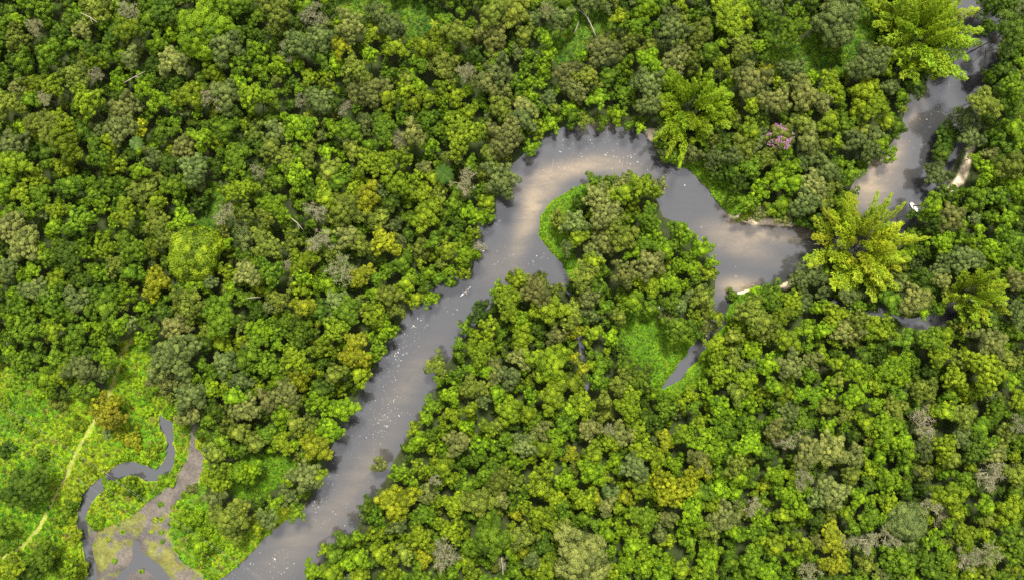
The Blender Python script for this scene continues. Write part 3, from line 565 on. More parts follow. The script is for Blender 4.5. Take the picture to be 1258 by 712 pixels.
# ------------------------------------------------------------------ pink tree, bamboo, palms
t = [756+1010/4.99, 142+130/4.99, 13.5, 't', 'fine']
pk = put_tree(t, 'pink-flowering tree with bare patches, alone of its colour in the forest', r, 'flowering_tree', 'larger trees of the forest', jitter(TINT['o'], r)*.9)
del pk['group']; pk['category'] = 'flowering tree'
x, y, zc, R, h = placed[-1]
def blossom(R, seed):
    rr = np.random.default_rng(seed); V = []
    for _ in range(120):
        d = norm(rr.normal(size=3) + np.array([0, 0, .9])); c = d*R*np.array([1, 1, .62])*rr.uniform(.9, 1.06); n = int(rr.integers(8, 26))
        V.append(quads(c + rr.normal(size=(n, 3))*.42, norm(rr.normal(size=(n, 3)) + np.array([0, 0, 1.0])), rr.uniform(.26, .5, n), rr.uniform(.8, 1.2, n), rr))
    V = np.concatenate(V); return raw_mesh('blossoms', V, np.arange(len(V)), 4, PETAL)
o = link(bpy.data.objects.new('blossoms', blossom(R, 3)), pk); o.location = (0, 0, zc)

def culm_pair(seed):                           # a culm leaning out and nodding, with its plume of foliage
    rr = np.random.default_rng(seed); n = 12; L = 1.0
    k = np.linspace(0, 1, n); out = .50*k**1.6 + .10*k**5; up = .90*k - .20*k**4
    pts = np.stack([out, .03*np.sin(k*3+seed), up], 1)
    b = MB().tube(pts, .0065*(1-k*.85)+.0006, 5)
    cul = b.mesh('culm', CULM, True)
    V = []; A = []
    for s in np.linspace(.36, 1.0, 36):                  # a plume: leafy sprays round the nodding half, shaped like a feather
        i = s*(n-1); j = min(int(i), n-2); p = pts[j]*(1-(i-j)) + pts[j+1]*(i-j); tg = norm(pts[j+1]-pts[j])
        w = (.100*math.sin(math.pi*min(1, (s-.30)/.76))**.75 + .010)*(1 + .28*math.sin(s*52 + seed)); m = 30
        sd = np.array([0, 1., 0]); upv = np.cross(tg, sd); upv = upv if upv[2] > 0 else -upv
        a = rr.uniform(-.35, math.pi+.35, m); q = w*(.7 + .4*rr.random(m)); lump = 1 + .3*np.sin(a*4 + s*30 + seed)
        off = (np.cos(a)*q*lump)[:, None]*sd + (np.sin(a)*q*.55)[:, None]*upv; off[:, 2] -= (np.cos(a)**2)*w*.45
        dirv = norm(tg*.8 + norm(off)*.7 + np.array([0, 0, -.35]) + rr.normal(size=(m, 3))*.2); nor = norm(norm(off) + upv*.4 + np.array([0, 0, .9]) + rr.normal(size=(m, 3))*.3)
        u = norm(np.cross(nor, dirv)); c = p + off; l = rr.uniform(.014, .026, m)[:, None]; wd = .42*l
        V.append(np.stack([c - dirv*l, c - u*wd, c + dirv*l, c + u*wd], 1).reshape(-1, 3))
        A.append(np.repeat(np.clip(.5 + .1*rr.normal() + rr.normal(size=m)*.16, 0, 1), 4))
    V = np.concatenate(V); return cul, raw_mesh('foliage', V, np.arange(len(V)), 4, LEAF, {'var': np.concatenate(A)})
CULMS = [culm_pair(k) for k in range(6)]
def bamboo(px, py, rpx, hgt, n, label, tint, r, extra=()):
    x, y, _ = P(px, py, hgt*.7)
    root = empty('bamboo_clump', (x, y, .6)); tag(root, label, 'bamboo', 'bamboo clumps beside the river')
    for i in range(n):
        a = i*2.39996 + r.uniform(-.3, .3); q = math.sqrt((i+.4)/n); RR = rpx/3
        c, f = CULMS[int(r.integers(6))]
        o = link(bpy.data.objects.new('culm', c), root)
        b = q*RR*.46*r.uniform(.8, 1.1); o.location = (b*math.cos(a), b*math.sin(a), 0)
        reach = RR*r.uniform(.28, .68); hh = hgt*(1.10 - .42*q)*r.uniform(.85, 1.1)
        s = hh/.78; o.scale = (reach/.58, reach/.58*.55 + s*.26, s); o.rotation_euler = (r.normal()*.05, r.normal()*.05, a + r.normal()*(.35 + .9*(1-q)))
        fo = link(bpy.data.objects.new('foliage', f), o); fo['tint'] = [float(v) for v in jitter(tint, r, .06, .12)]
    for ang, dist in extra:                      # long culms leaning far out over the water
        c, f = CULMS[int(r.integers(6))]; a = math.radians(ang); o = link(bpy.data.objects.new('culm', c), root)
        o.location = (dist*.35*math.cos(a), dist*.35*math.sin(a), 0); o.scale = (dist*.65/.58, 9.5, hgt/.8); o.rotation_euler = (0, 0, a)
        fo = link(bpy.data.objects.new('foliage', f), o); fo['tint'] = [float(v) for v in jitter(tint, r, .06, .12)]
    placed.append((x, y, hgt*.7, rpx/3*.8, hgt))
    return root
BT = (.21, .305, .011)
bamboo(1140, 40, 64, 21, 80, 'tall lime bamboo clump leaning over the upper river, the biggest bamboo', BT, r)
bamboo(852, 128, 50, 18, 70, 'round fountain-like bamboo clump on the bank by the river bend', (.19, .29, .010), r, [(-118, 24), (-104, 26), (-138, 22)])
bamboo(1060, 303, 62, 19, 84, 'yellowish bamboo clump arching over the river mouth near the small sandy beach', (.26, .34, .012), r, [(78, 21), (64, 22), (48, 22), (118, 20), (140, 22), (8, 24)])
bamboo(1203, 362, 40, 19, 46, 'thin bamboo clump of drooping plumes beside the forest pool', (.215, .30, .014), r)
bamboo(286, 312, 15, 9, 14, 'small bamboo tuft beside the round yellow-green dome tree', (.12, .17, .007), r)

def palm(px, py, rpx, h, label, tint, name, r, nf=13, width=.17):
    x, y, _ = P(px, py, h); root = empty(name, (x, y, .8)); tag(root, label, 'palm' if name == 'palm_tree' else 'banana plant')
    MB().tube([(0,0,-.3),(.05,0,h*.35),(.0,.08,h*.7),(0,0,h)], [.2,.16,.14,.12] if name == 'palm_tree' else [.2,.17,.14,.1], 8).build('trunk', PALE_BARK, root, True)
    L = rpx/3
    for i in range(nf):
        rr = np.random.default_rng(900+i); n = 9; k = np.linspace(0, 1, n); e = r.uniform(.15, .6)
        spine = np.stack([L*k, 0*k, e*L*k - L*(.25+e)*k**2.2], 1); V = []; F = []
        if name == 'palm_tree':
            for j in range(26):
                s = .12 + .88*j/25; q = min(int(s*(n-1)), n-2); p = spine[q]*(1-(s*(n-1)-q)) + spine[q+1]*(s*(n-1)-q)
                ll = L*.34*math.sin(math.pi*(.12+.85*s))
                for sg in (-1, 1):
                    d = np.array([.55, sg*.9, -.25]); d /= np.linalg.norm(d); w = np.array([.09*L/4, 0, .01])
                    V += [p-w*.6, p+w*.6, p+d*ll+w*.15, p+d*ll-w*.15]
        else:
            for j in range(n-1):
                w0 = width*L*math.sin(math.pi*min(1, .1+.86*k[j])); w1 = width*L*math.sin(math.pi*min(1, .1+.86*k[j+1]))
                a0, a1 = spine[j], spine[j+1]; y_ = np.array([0, 1, .25]); y2 = np.array([0, -1, .25])
                V += [a0, a0+y_*w0, a1+y_*w1, a1, a0+y2*w0, a0, a1, a1+y2*w1]
        V = np.array(V); me = raw_mesh('frond', V, np.arange(len(V)), 4, LEAF, {'var': np.full(len(V), .5)})
        o = link(bpy.data.objects.new('frond', me), root); o.location = (0, 0, h); o.rotation_euler = (0, 0, i*2*math.pi/nf + r.uniform(-.15, .15)); o['tint'] = [float(v) for v in jitter(tint, r)]
palm(545.5, 214, 12, 15, 'dark green palm with a star of fronds amid pale twiggy crowns', (.04, .10, .012), 'palm_tree', r)
palm(168, 176, 9, 16, 'pale green star-shaped palm poking out of the dense canopy', (.09, .16, .03), 'palm_tree', r, 11)
palm(534, 30, 8, 5, 'yellow-green banana plant with upright leaves, the one beside the herb patch', (.18, .22, .01), 'banana_plant', r, 6)
palm(546, 29, 8, 5.5, 'yellow-green banana plant standing between another banana plant and olive trees', (.17, .22, .01), 'banana_plant', r, 6)

# ------------------------------------------------------------------ the rest of the forest: one object
pts = []; kinds = []; rots = []; scl = []; tints = []; zcs = []
STUFF = [('lumpy', 0), ('lumpy', 1), ('lumpy', 2), ('fine', 0), ('lumpy', 3), ('fine', 1), ('dome', 0)]
r = np.random.default_rng(77)
def add_stuff(x, y, zc, R, form, tint):
    k = {'lumpy': [0, 1, 2, 4], 'fine': [3, 5], 'dome': [6]}[form]; k = k[int(r.integers(len(k)))]
    pts.append((x, y, zc)); kinds.append(k); rots.append((r.normal()*.1, r.normal()*.1, r.uniform(0, 6.28)))
    scl.append((R*r.uniform(.9, 1.1), R*r.uniform(.9, 1.1), R*r.uniform(.85, 1.2))); tints.append((*tint, 1)); zcs.append(zc)
for t in rest:
    R, h = tree_dims(t[2], r, t[3]); zc = h - R*.62
    x, y, _ = P(t[0], t[1], zc + R*.25); add_stuff(x, y, zc, R, t[4], jitter(TINT[t[3]], r)); placed.append((x, y, zc, R, h))
# gaps between the crowns and the forest beyond the frame
OPEN = [RIVER] + [GRASS[k] for k in GRASS] + [CREEK, MUD] + [SAND['sandpath'], SAND['beach'], SAND['cove'], [(1118,404),(1104,398),(1122,394),(1148,386),(1166,378),(1170,390),(1150,402)]]
def open_dist(px, py):
    d = np.full(px.shape, 1e9)
    for p in OPEN: d = np.minimum(d, sdf(px, py, p))
    return d
def region_mix(px, py):  # mix leans to dark greens, putting the gaps' shade into the tints
    if px < 640 and py < 120: return 'llggddddogy'
    if px < 480: return 'llgggddyos'
    if px > 760 and py < 330: return 'lgggddosyg'
    if py > 420 and px < 800: return 'yylggggdlo'
    return 'lgyggdosdg'
for R, tries, tight in ((4.2, 8000, .98), (3.0, 15000, .86), (2.1, 22000, .78)):
    arr = np.array(placed); px = r.uniform(-190, 1450, tries); py = r.uniform(-150, 862, tries)
    od = open_dist(px, py)
    sd_ = np.full(px.shape, 1e9)
    for p in SAND.values(): sd_ = np.minimum(sd_, sdf(px, py, p))
    for a, b, d, d_sand in zip(px, py, od, sd_):
        if d < R*3*.58 or d_sand < R*3*.9: continue
        Rr = R*r.uniform(.8, 1.2); h = 6.2 + Rr*.8 + r.uniform(-2.5, 2.5); zc = h - Rr*.62
        x, y, _ = P(a, b, zc)
        q = np.hypot(arr[:, 0]-x, arr[:, 1]-y) - (arr[:, 3] + Rr)*tight*.92
        if q.min() < 0: continue
        code = region_mix(a, b); code = code[int(r.integers(len(code)))]
        arr = np.vstack([arr, (x, y, zc, Rr, h)])
        add_stuff(x, y, zc, Rr, 'fine' if code in 'st' else 'lumpy', jitter(TINT[code], r))
    placed = [tuple(q) for q in arr]
n_canopy = len(pts)
# low understory plants between the trunks
px = r.uniform(-120, 1380, 1000); py = r.uniform(-110, 822, 1000); od = open_dist(px, py)
for a, b, d in zip(px, py, od):
    if d < 4: continue
    Rr = r.uniform(1.2, 2.6); zc = r.uniform(1.6, 4.6); x, y, _ = P(a, b, zc)
    add_stuff(x, y, zc, Rr, 'lumpy', jitter(TINT['gddg'[int(r.integers(4))]], r)*.9)  # dark, dimmed tints put the shade of the gaps into the colour
print('forest: individual', len(single), 'bare', len(bare), 'mass', n_canopy, len(pts))

def scatter_object(name, label, cat, P_, kinds_, rots_, scl_, tints_, protos, trunk=None, zcs_=None):
    me = bpy.data.meshes.new(name); n = len(P_)
    me.vertices.add(n); me.vertices.foreach_set('co', np.asarray(P_, np.float32).ravel())
    me.attributes.new('which', 'INT', 'POINT').data.foreach_set('value', np.asarray(kinds_, np.int32))
    me.attributes.new('turn', 'FLOAT_VECTOR', 'POINT').data.foreach_set('vector', np.asarray(rots_, np.float32).ravel())
    me.attributes.new('size', 'FLOAT_VECTOR', 'POINT').data.foreach_set('vector', np.asarray(scl_, np.float32).ravel())
    me.attributes.new('tint', 'FLOAT_COLOR', 'POINT').data.foreach_set('color', np.asarray(tints_, np.float32).ravel())
    if zcs_ is not None:
        ts = np.array([(s[0]*.8, s[1]*.8, z) for s, z in zip(scl_, zcs_)], np.float32)
        me.attributes.new('trunk_size', 'FLOAT_VECTOR', 'POINT').data.foreach_set('vector', ts.ravel())
    ng = bpy.data.node_groups.new(name, 'GeometryNodeTree')
    ng.interface.new_socket('Geometry', in_out='INPUT', socket_type='NodeSocketGeometry'); ng.interface.new_socket('Geometry', in_out='OUTPUT', socket_type='NodeSocketGeometry')
    N, L = ng.nodes, ng.links; gi = N.new('NodeGroupInput'); go = N.new('NodeGroupOutput'); jn = N.new('GeometryNodeJoinGeometry')
    def attr(nm, ty):
        a = N.new('GeometryNodeInputNamedAttribute'); a.data_type = ty; a.inputs[0].default_value = nm; return a.outputs[0]
    def add(obj, sel, size, turn):
        oi = N.new('GeometryNodeObjectInfo'); oi.inputs[0].default_value = obj; oi.transform_space = 'ORIGINAL'
        ip = N.new('GeometryNodeInstanceOnPoints'); L.new(gi.outputs[0], ip.inputs['Points']); L.new(oi.outputs['Geometry'], ip.inputs['Instance'])
        if sel is not None: L.new(sel, ip.inputs['Selection'])
        L.new(size, ip.inputs['Scale'])
        er = N.new('FunctionNodeEulerToRotation'); L.new(turn, er.inputs[0]); L.new(er.outputs[0], ip.inputs['Rotation'])
        L.new(ip.outputs[0], jn.inputs[0])
    for k, m in enumerate(protos):
        po = bpy.data.objects.new(name + '_pattern', m)
        cp = N.new('FunctionNodeCompare'); cp.data_type = 'INT'; cp.operation = 'EQUAL'
        L.new(attr('which', 'INT'), cp.inputs[2]); cp.inputs[3].default_value = k
        add(po, cp.outputs[0], attr('size', 'FLOAT_VECTOR'), attr('turn', 'FLOAT_VECTOR'))
    if trunk is not None:
        add(bpy.data.objects.new(name + '_stem', trunk), None, attr('trunk_size', 'FLOAT_VECTOR'), attr('turn', 'FLOAT_VECTOR'))
    L.new(jn.outputs[0], go.inputs[0])
    o = link(bpy.data.objects.new(name, me)); md = o.modifiers.new('scatter', 'NODES'); md.node_group = ng
    return tag(o, label, cat, kind='stuff')
def unit(me, R):                               # copy of a crown mesh scaled to radius 1
    c = me.copy(); n = len(c.vertices); a = np.empty(n*3, np.float32); c.vertices.foreach_get('co', a); c.vertices.foreach_set('co', a / R); c.update(); return c
stuff_protos = [unit(*(lambda m: (m[0], 3.6))(proto(3.6, f, k))) for f, k in STUFF]
b = MB(); b.tube([(0,0,-1),(0.02,0,-.6),(0,.02,-.2),(0,0,.05)], [.09,.07,.06,.03], 6)
for k in range(5): b.tube([(0,0,-.35),(math.cos(k*1.26)*.3,math.sin(k*1.26)*.3,-.15),(math.cos(k*1.26)*.6,math.sin(k*1.26)*.6,.0)],[.04,.025,.008],4)
scatter_object('forest', 'dense mass of smaller tree crowns filling the forest', 'forest', pts, kinds, rots, scl, tints, stuff_protos, b.mesh('stem', BARK), zcs)

# ------------------------------------------------------------------ shrubs in the meadow
SHRUBS = "40 602 6 y;30 664 12 o;94 658 7 y;116 640 9 l;88 695 12 l;233 637 16 l;246 668 15 l;136 598 11 l;164 598 13 l;131 531 7 s;164 540 12 m;148 533 8 m;100 469 9 l;20 473 9 g;50 483 10 l;6 495 8 l;72 495 9 o;4 552 12 d;76 636 10 g;88 620 9 g;212 506 9 l;226 520 8 l;188 555 9 y;178 560 8 l;236 600 6 t;205 590 8 l;52 560 9 g;80 540 8 y;110 545 9 l;150 560 8 l;60 690 11 g;100 700 9 y;22 700 10 d;70 585 7 l;10 610 9 d;255 650 10 l;262 668 9 l;250 690 8 l;282 675 7 l;20 520 9 g;40 530 8 l;97 520 9 y;180 505 8 l;172 470 7 l;182 485 7 g;112 575 7 y;93 610 8 y;900 362 7 g;922 362 5 g"
sh = []
for e in SHRUBS.split(';'):
    a = e.split(); sh.append([float(a[0]), float(a[1]), float(a[2]), a[3], 'lumpy'])
keep = LANDMARKS; LANDMARKS = [q for q in LANDMARKS if q[2] in ('the mud flat', 'the footpath', 'the creek bend', 'the silver meadow tree', 'the hidden glade', 'the narrow channel')] + [(14, 690, "the dark lower corner"), (34, 598, "the dark feathery tree"), (132, 506, "the mustard path tree"), (914, 360, "the cove"), (20, 480, "the meadow's upper rim"), (250, 640, "the lime bush row")]
sl = label_all(sh, 'bush'); LANDMARKS = keep
sh_ = [q for q in zip(sh, sl) if float(edge_dist(np.array([q[0][0]]), np.array([q[0][1]]), FOOTPATH, False)[0]) > q[0][2] + 2]
for t, lb in sh_:
    R = t[2]/3*.95; zc = R*.45; x, y, _ = P(t[0], t[1], 1 + zc)
    root = empty('shrub', (x, y, .6)); tag(root, lb, 'shrub', 'bushes of the open meadow')
    me, s = proto(R, 'lumpy', int(r.integers(9)))
    cr = link(bpy.data.objects.new('crown', me), root); cr.location = (0, 0, zc); cr.scale = (s, s, s*.9); cr.rotation_euler = (0, 0, r.uniform(0, 6))
    cr['tint'] = [float(q) for q in jitter(np.array(TINT[t[3]])*1.08, r)]
    st = link(bpy.data.objects.new('trunk', TRUNKS[0]), root); st.scale = (R*.8, R*.8, zc + R*.2)
put_tree([132.5, 506, 17, 'm', 'lumpy'], 'mustard-green tree standing alone on the footpath in the meadow', r, tint=jitter((.15, .15, .008), r))

# meadow plants and grass tufts
def tuft(seed, mat=None): return crown_mesh('tuft', 1.0, 'lumpy', seed, flat=.7, leaf=.34, dens=.9)
tufts = [tuft(300+k) for k in range(3)]
def herb(seed):
    rr = np.random.default_rng(seed); m = 46
    a = rr.uniform(0, 6.28, m); q = np.sqrt(rr.random(m)); base = np.stack([np.cos(a)*q*.6, np.sin(a)*q*.6, 0*a], 1)
    d = norm(np.stack([np.cos(a)*q, np.sin(a)*q, .9+0*a], 1) + rr.normal(size=(m, 3))*.3); l = rr.uniform(.5, 1.0, m)[:, None]
    u = norm(np.cross(d, rr.normal(size=(m, 3))))*.11
    V = np.stack([base-u, base+u, base+d*l+u*.3, base+d*l-u*.3], 1).reshape(-1, 3)
    return raw_mesh('blades', V, np.arange(len(V)), 4, LEAF, {'var': np.repeat(rr.uniform(.2, .8, m), 4)})
blades = [herb(400+k) for k in range(3)]
def scatter_in(polys, n, lo, hi, pal, r, avoid=1.75, prob=None):
    P_, K, Rt, S, T = [], [], [], [], []
    for pl in polys:
        a = np.array(pl); x = r.uniform(a[:, 0].min(), a[:, 0].max(), n); y = r.uniform(a[:, 1].min(), a[:, 1].max(), n)
        ok = (sdf(x, y, pl) < .4) & (water_dist(x, y) > .9) & (edge_dist(x, y, PATH, False) > avoid)
        md = sdf(x, y, MUDP); keepm = (md > .4) | (r.random(n) < .012); ok &= keepm
        zz = ground_height(x, y); nz = fnoise(x, y, 16, 31); n2 = fnoise(x, y, 6, 32)
        for xx, yy, z_, o, g, g2 in zip(x, y, zz, ok, nz, n2):
            if not o: continue
            s = r.uniform(lo, hi)*(.7+.6*g2); P_.append((xx, yy, z_ + s*.1)); K.append(int(r.integers(3))); Rt.append((r.normal()*.1, r.normal()*.1, r.uniform(0, 6.28)))
            S.append((s, s, s*r.uniform(.30, .65)))
            w = g + r.normal()*.13; c = pal[0] if w < .42 else pal[1] if w < .58 else pal[2]
            if r.random() < .10: c = pal[3]
            T.append((*jitter(c, r, .1, .18), 1))
    return P_, K, Rt, S, T
q = scatter_in([GR['meadow']], 26000, .40, 1.10, [(.098, .212, .005), (.140, .255, .005), (.190, .275, .006), (.15, .17, .02)], r)
scatter_object('meadow_plants', 'lime-green tangle of low plants covering the open meadow', 'meadow plants', *q, tufts)
q = scatter_in([GR[k] for k in ('point', 'clearing', 'strip', 'bank', 'landing', 'glade')], 9000, .26, .72, [(.085, .20, .004), (.10, .22, .004), (.13, .245, .005), (.075, .17, .005)], r)
scatter_object('grass', 'fresh green grass in the clearings and on the river banks', 'grass', *q, tufts)
q = scatter_in([GR[k] for k in ('upper', 'herbs', 'slope', 'gap')], 4200, .35, 1.0, [(.055, .135, .006), (.075, .165, .006), (.11, .20, .006), (.09, .15, .008)], r)
scatter_object('undergrowth', 'dark green herbs covering the shaded clearings of the upper forest', 'undergrowth', *q, tufts)

# ------------------------------------------------------------------ fallen and dead trunks, stones
def dead_tree(px0, py0, px1, py1, z0, z1, rad, label, forks=2, name='fallen_trunk'):
    a = np.array(P(px0, py0, z0)); b_ = np.array(P(px1, py1, z1)); m = (a+b_)/2 + np.array([.25, .2, .15]); root = empty(name, tuple(a)); tag(root, label, 'fallen trunk' if name == 'fallen_trunk' else 'dead tree')
    MB().tube([a-a, (a+m)/2-a, m-a, (m+b_)/2-a, b_-a], [rad, rad*.9, rad*.75, rad*.6, rad*.35], 7).build('trunk', DEAD_WOOD, root, True)
    d = (b_-a)/np.linalg.norm(b_-a); w = np.array([-d[1], d[0], .25])
    for k in range(forks):
        p = a + (b_-a)*(.55+.2*k) - a; sg = 1 if k % 2 else -1; e = p + d*np.linalg.norm(b_-a)*.25 + w*sg*np.linalg.norm(b_-a)*.13
        MB().tube([p, (p+e)/2+np.array([0, 0, .1]), e], [rad*.5, rad*.35, rad*.12], 5).build('limb', DEAD_WOOD, root)
dead_tree(733, 47, 715, 10, 2.2, 6.5, .3, 'long pale dead trunk lying down the slope of the small clearing', 2)
dead_tree(705, 42, 711, 26, 1.6, 3.0, .25, 'short brownish fallen log beside the long pale trunk', 0)
dead_tree(1202, 374, 1242, 375, 9, 10, .22, 'thin straight pole-like dead culm beside the thin bamboo', 0, 'dead_culm')
dead_tree(1212, 366, 1242, 376, 10, 8, .24, 'slanting dead culm poking out of the thin bamboo', 0, 'dead_culm')
dead_tree(304, 366, 320, 365, 14, 14, .15, 'short pale dead branch lying on bright green leaves', 0, 'dead_branch')
dead_tree(358, 268, 372, 282, 15, 17, .17, 'curved bare pale branch rising between olive crowns', 1, 'dead_branch')
dead_tree(100, 16, 120, 28, 15, 17.5, .16, 'pale bare branch over lime leaves near the whitened crown', 1, 'dead_branch')
dead_tree(152, 102, 178, 88, 12, 16, .17, 'pale curved leafless branch rising from dark green crowns', 1, 'dead_branch')
dead_tree(618, 712, 616, 685, 6, 17, .3, 'tall pale dead stem standing by the wide green dome', 1, 'dead_branch')
dead_tree(1000, 300, 1018, 300, 6, 7, .14, 'thin bare culm jutting over the dark water beside the yellowish bamboo', 0, 'dead_culm')
dead_tree(923, 351, 927.5, 350, .05, .2, .16, 'pale forked driftwood stranded in the shallow by the cove', 1, 'driftwood')
def rock(px, py, s, label):
    bm = bmesh.new(); bmesh.ops.create_icosphere(bm, subdivisions=3, radius=s); rr = random.Random(int(px))
    k = [mathutils.Vector((rr.uniform(-1, 1), rr.uniform(-1, 1), rr.uniform(-1, 1))) for _ in range(5)]
    for v in bm.verts:
        q = v.co.normalized(); v.co *= 1 + .16*sum(math.sin(3*q.dot(c) + c.x*5) for c in k)/2; v.co.z *= .6
    me = bpy.data.meshes.new('boulder'); bm.to_mesh(me); bm.free(); me.materials.append(STONE)
    o = link(bpy.data.objects.new('boulder', me)); o.location = P(px, py, .5); tag(o, label, 'boulder')
rock(906.5, 361, .9, 'pale boulder on the cove beside the round green bush')
rock(809, 377, 1.0, 'pale pinkish boulder at the upper rim of the island clearing')

# ------------------------------------------------------------------ boats
def hull_rings(L, W, D, n, sheer=.12, transom=.62):
    out = []
    for i in range(n):
        s = i/(n-1); x = -L/2 + L*s
        w = W/2*(transom + (1-transom)*math.sin(min(1, s/.45)*math.pi/2)) if s < .45 else W/2*math.sqrt(max(0, 1-((s-.45)/.55)**2.1))
        w = max(w, .015); top = D*(.62 + sheer*(2*s-.7)**2*2)
        out.append((x, w, top, -D*.28*(1-.8*max(0, s-.7)/.3)))
    return out
def rowboat(px, py, ang, label):
    x, y, _ = P(px, py, .2); root = empty('rowing_boat', (x, y, .12), math.radians(ang)); tag(root, label, 'boat')
    R_ = hull_rings(4.7, 1.75, .62, 15); b = MB(); rings = []
    for x_, w, tp, bt in R_:                   # outside up, gunwale, inside down: one thick shell
        rings.append([(x_, 0, bt), (x_, w*.55, bt+.03), (x_, w*.9, bt+.25), (x_, w, tp), (x_, max(w-.07, .004), tp), (x_, max(w*.86-.05, .003), bt+.28), (x_, w*.5, bt+.09), (x_, 0, bt+.08),
                      (x_, -w*.5, bt+.09), (x_, -max(w*.86-.05, .003), bt+.28), (x_, -max(w-.07, .004), tp), (x_, -w, tp), (x_, -w*.9, bt+.25), (x_, -w*.55, bt+.03)])
    b.loft(rings); b.build('hull', WHITE_HULL, root, False)
    for xs_ in (-1.5, -.1, 1.15):
        k = min(R_, key=lambda q: abs(q[0]-xs_)); MB().box((xs_, 0, .24), (.3, 2*k[1]*.93, .05)).build('thwart', DECK, root)
    k = R_[0]; MB().box((k[0]+.03, 0, (k[2]+k[3])/2+.02), (.07, 2*k[1]*.97, k[2]-k[3])).build('transom', DECK, root)
    for sg in (-1, 1):
        g = [(q[0], sg*(q[1]+.015), q[2]+.02) for q in R_]; MB().tube(g, [.035]*len(g), 6).build('gunwale', WOOD, root, True)
    bow = R_[-1]; MB().tube([(bow[0]-.1, 0, bow[2]+.05), (bow[0]+.9, .2, .25), (bow[0]+2.2, .1, .5)], [.02]*3, 5).build('mooring_line', WOOD, root)
rowboat(1123, 255, -52, 'small white rowing boat moored beside lime trees, empty')

def skin_body(pts, edges, rad, name, mat, parent, root_i=0, sub=2):
    me = bpy.data.meshes.new(name); me.from_pydata(pts, edges, []); o = bpy.data.objects.new(name, me); link(o, parent)
    m = o.modifiers.new('skin', 'SKIN'); me.skin_vertices[0].data
    for v, q in zip(me.skin_vertices[0].data, rad): v.radius = (q, q) if not isinstance(q, tuple) else q
    me.skin_vertices[0].data[root_i].use_root = True
    s = o.modifiers.new('sub', 'SUBSURF'); s.levels = s.render_levels = sub
    me.materials.append(mat); return o
def paddler(root_loc, rz, label, shirt, hat, lean):
    p = empty('person', root_loc, rz); tag(p, label, 'person')
    pts = [(0,0,.10),(.03,0,.28),(.05,0,.46),(.06,0,.56),(.07,0,.63),(.08,0,.74),(.10,0,.83),     # pelvis..head
           (.05,.17,.52),(.22,.30,.34),(.42,.26,.38),(.50,.25,.39),                                 # arm
           (.05,-.17,.52),(.22,-.30,.36),(.42,-.26,.42),(.50,-.25,.43),
           (.08,.10,.08),(.46,.15,.20),(.86,.12,.03),(.96,.12,.07),(.08,-.10,.08),(.46,-.15,.20),(.86,-.12,.03),(.96,-.12,.07)]
    edges = [(0,1),(1,2),(2,3),(3,4),(4,5),(5,6),(3,7),(7,8),(8,9),(9,10),(3,11),(11,12),(12,13),(13,14),(0,15),(15,16),(16,17),(17,18),(0,19),(19,20),(20,21),(21,22)]
    rad = [.13,.13,.15,.11,.06,.10,.085,.06,.045,.035,.04,.06,.045,.035,.04,.09,.07,.05,.045,.09,.07,.05,.045]
    skin_body(pts, edges, rad, 'body', SKIN, p)
    skin_body([(0,0,.09),(.03,0,.28),(.05,0,.46),(.055,0,.55),(.05,.18,.52),(.15,.25,.42),(.05,-.18,.52),(.15,-.25,.43)], [(0,1),(1,2),(2,3),(3,4),(4,5),(3,6),(6,7)], [.16,.165,.185,.10,.08,.065,.08,.065], 'shirt', shirt, p)
    if hat: 
        b = MB(); rg = lambda q, z: [(.09+q*math.cos(t), q*math.sin(t), z) for t in np.linspace(0, 2*math.pi, 15)[:-1]]
        b.loft([rg(.24, .81), rg(.24, .83), rg(.12, .86), rg(.11, .95), rg(.05, .98)]).build('hat', hat, p, True)
    else:
        skin_body([(.06,0,.80),(.08,0,.86)], [(0,1)], [.105,.10], 'hair', HAIR, p)
    return p
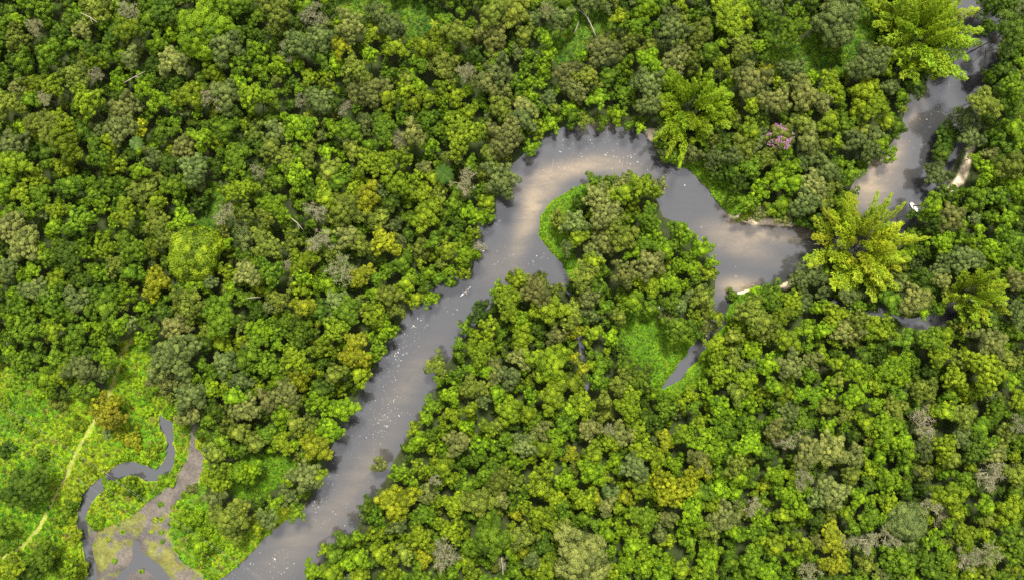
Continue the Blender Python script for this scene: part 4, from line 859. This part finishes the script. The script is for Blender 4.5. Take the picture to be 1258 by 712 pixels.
def kayak(px, py, ang):
    x, y, _ = P(px, py, .2); root = empty('kayak', (x, y, .02), math.radians(ang)); tag(root, 'white two-seat kayak crossing the grey river with two paddlers', 'kayak')
    L, W = 6.0, .86; n = 21; rings = []
    for i in range(n):
        s = i/(n-1)*2-1; w = max(.02, W/2*(1-abs(s)**2.3)); x_ = s*L/2; up = .10*abs(s)**3
        rings.append([(x_, w*math.cos(t)*1.0, (.19 if math.sin(t) > 0 else .2)*math.sin(t)*(1-.55*abs(s)**4) + .12 + up) for t in np.linspace(0, 2*math.pi, 17)[:-1]])
    MB().loft(rings).build('hull', WHITE_HULL, root, True)
    for cx in (-.75, .85):
        t = np.linspace(0, 2*math.pi, 19)[:-1]
        MB().loft([[(cx+.46*math.cos(a), .27*math.sin(a), z) for a in t] for z in (.24, .335)]).build('cockpit', DARK, root)
        MB().tube([(cx+.47*math.cos(a), .28*math.sin(a), .335) for a in np.append(t, t[:1])], [.03]*19, 6).build('rim', DECK, root)
        MB().box((cx-.34, 0, .46), (.08, .38, .26)).build('seat_back', DARK, root)
    for cx in (1.95, -1.95): MB().loft([[(cx+.26*math.cos(a), .17*math.sin(a), z) for a in t] for z in (.26, .33)]).build('hatch', DARK if cx > 0 else DECK, root)
    def at(q, z):
        a = math.radians(ang); return (x+q*math.cos(a), y+q*math.sin(a), z)
    paddler(at(-.85, .24), math.radians(ang), 'rear paddler in an orange vest sitting in the white kayak', ORANGE, None, 0)
    paddler(at(.75, .24), math.radians(ang), 'front paddler in a pale shirt and hat sitting in the white kayak', PALE_SHIRT, STRAW, 0)
    for q, tilt, lb in ((-.85, .25, 'pale double-bladed paddle held by the paddler in orange'), (.75, -.25, 'pale double-bladed paddle held by the paddler in the hat')):
        p = empty('paddle', at(q+.51, .66), math.radians(ang + 90) + tilt); tag(p, lb, 'paddle')
        MB().tube([(-.85, 0, 0), (.85, 0, 0)], [.018, .018], 6).build('shaft', DECK, p)
        for sg in (-1, 1):
            MB().loft([[(sg*(.82+k*.42), w*.11, .02*c), (sg*(.82+k*.42), -w*.11, .02*c), (sg*(.82+k*.42), -w*.11, -.02), (sg*(.82+k*.42), w*.11, -.02)] for k, w, c in ((0, .3, 1), (.35, 1, 1), (.8, .95, 1), (1, .4, 1))]).build('blade', DECK, p)
kayak(572, 358, 43)

# ------------------------------------------------------------------ power lines over the mud flat
for k, (ax, ay) in enumerate([(104, 613), (113, 603), (121, 596), (150, 600), (172, 612)]):
    p0 = (ax-520, ay-520*.665); p1 = (ax+260, ay+260*.665); z0 = 11; span = np.linspace(0, 1, 25); pp = []
    for s in span:
        x, y, z = P(p0[0]+(p1[0]-p0[0])*s, p0[1]+(p1[1]-p0[1])*s, 10); pp.append((x, y, 10 - 4*s*(1-s)*2.0))
    o = MB().tube(pp, [.010]*25, 5).build('power_line', WIRE)
    tag(o, ['overhead wire lowest on the mud flat, crossing the creek first', 'overhead wire second across the creek, beside the lowest wire', 'middle overhead wire of five, crossing the widest creek bend',
            'overhead wire passing over the grey mud beside the lime bushes', 'uppermost overhead wire, over the pinkish mud channel'][k], 'power line', 'overhead wires over the mud flat')

# ------------------------------------------------------------------ light, sky, camera
w = bpy.data.worlds.new('World'); scene.world = w; w.use_nodes = True
nt = w.node_tree; nd, ln = nt.nodes, nt.links; nd.clear()
SUN_EL, SUN_AZ = 60.0, 6.0                 # degrees; azimuth clockwise from the top of the picture
sky = nd.new('ShaderNodeTexSky'); sky.sky_type = 'NISHITA'; sky.sun_disc = False
sky.sun_elevation = math.radians(SUN_EL); sky.sun_rotation = math.radians(SUN_AZ); sky.air_density = 1.0; sky.dust_density = 3.0; sky.ozone_density = 1.0
hs = nd.new('ShaderNodeHueSaturation'); hs.inputs['Saturation'].default_value = .30; ln.new(sky.outputs[0], hs.inputs['Color'])
tc = nd.new('ShaderNodeTexCoord'); cl = noise(nd, ln, 2.2, 5, .55, tc.outputs['Generated'], .4)
cloud = ramp(nd, ln, cl, [(.25, .65), (.65, 1.0)])
bg = nd.new('ShaderNodeBackground'); bg.inputs['Strength'].default_value = SKY_STRENGTH = .058
ln.new(mixc(nd, ln, cloud, hs.outputs[0], (4.55, 4.5, 4.75)), bg.inputs[0])
out = nd.new('ShaderNodeOutputWorld'); ln.new(bg.outputs[0], out.inputs[0])
sun = bpy.data.lights.new('sun', 'SUN'); sun.energy = 1.5; sun.angle = math.radians(10); sun.color = (1, .96, .88)
so = link(bpy.data.objects.new('sun', sun)); so.location = (0, 0, 200)
el, az = math.radians(SUN_EL), math.radians(SUN_AZ)
dirv = mathutils.Vector((math.sin(az)*math.cos(el), math.cos(az)*math.cos(el), math.sin(el)))
so.rotation_euler = dirv.to_track_quat('Z', 'Y').to_euler()
cam = bpy.data.cameras.new('camera'); cam.sensor_width = 36; cam.lens = 36*H/(1258/3.0); cam.clip_end = 20000; cam.clip_start = 1
co = link(bpy.data.objects.new('camera', cam)); co.location = (0, 0, H); scene.camera = co
vs = scene.view_settings; vs.view_transform = 'Standard'; vs.look = 'None'; vs.exposure = EXPOSURE = 2.36; vs.gamma = 1; vs.use_curve_mapping = False
scene.cycles.max_bounces = 6; scene.cycles.diffuse_bounces = 3; scene.cycles.transparent_max_bounces = 4; scene.cycles.use_denoising = False
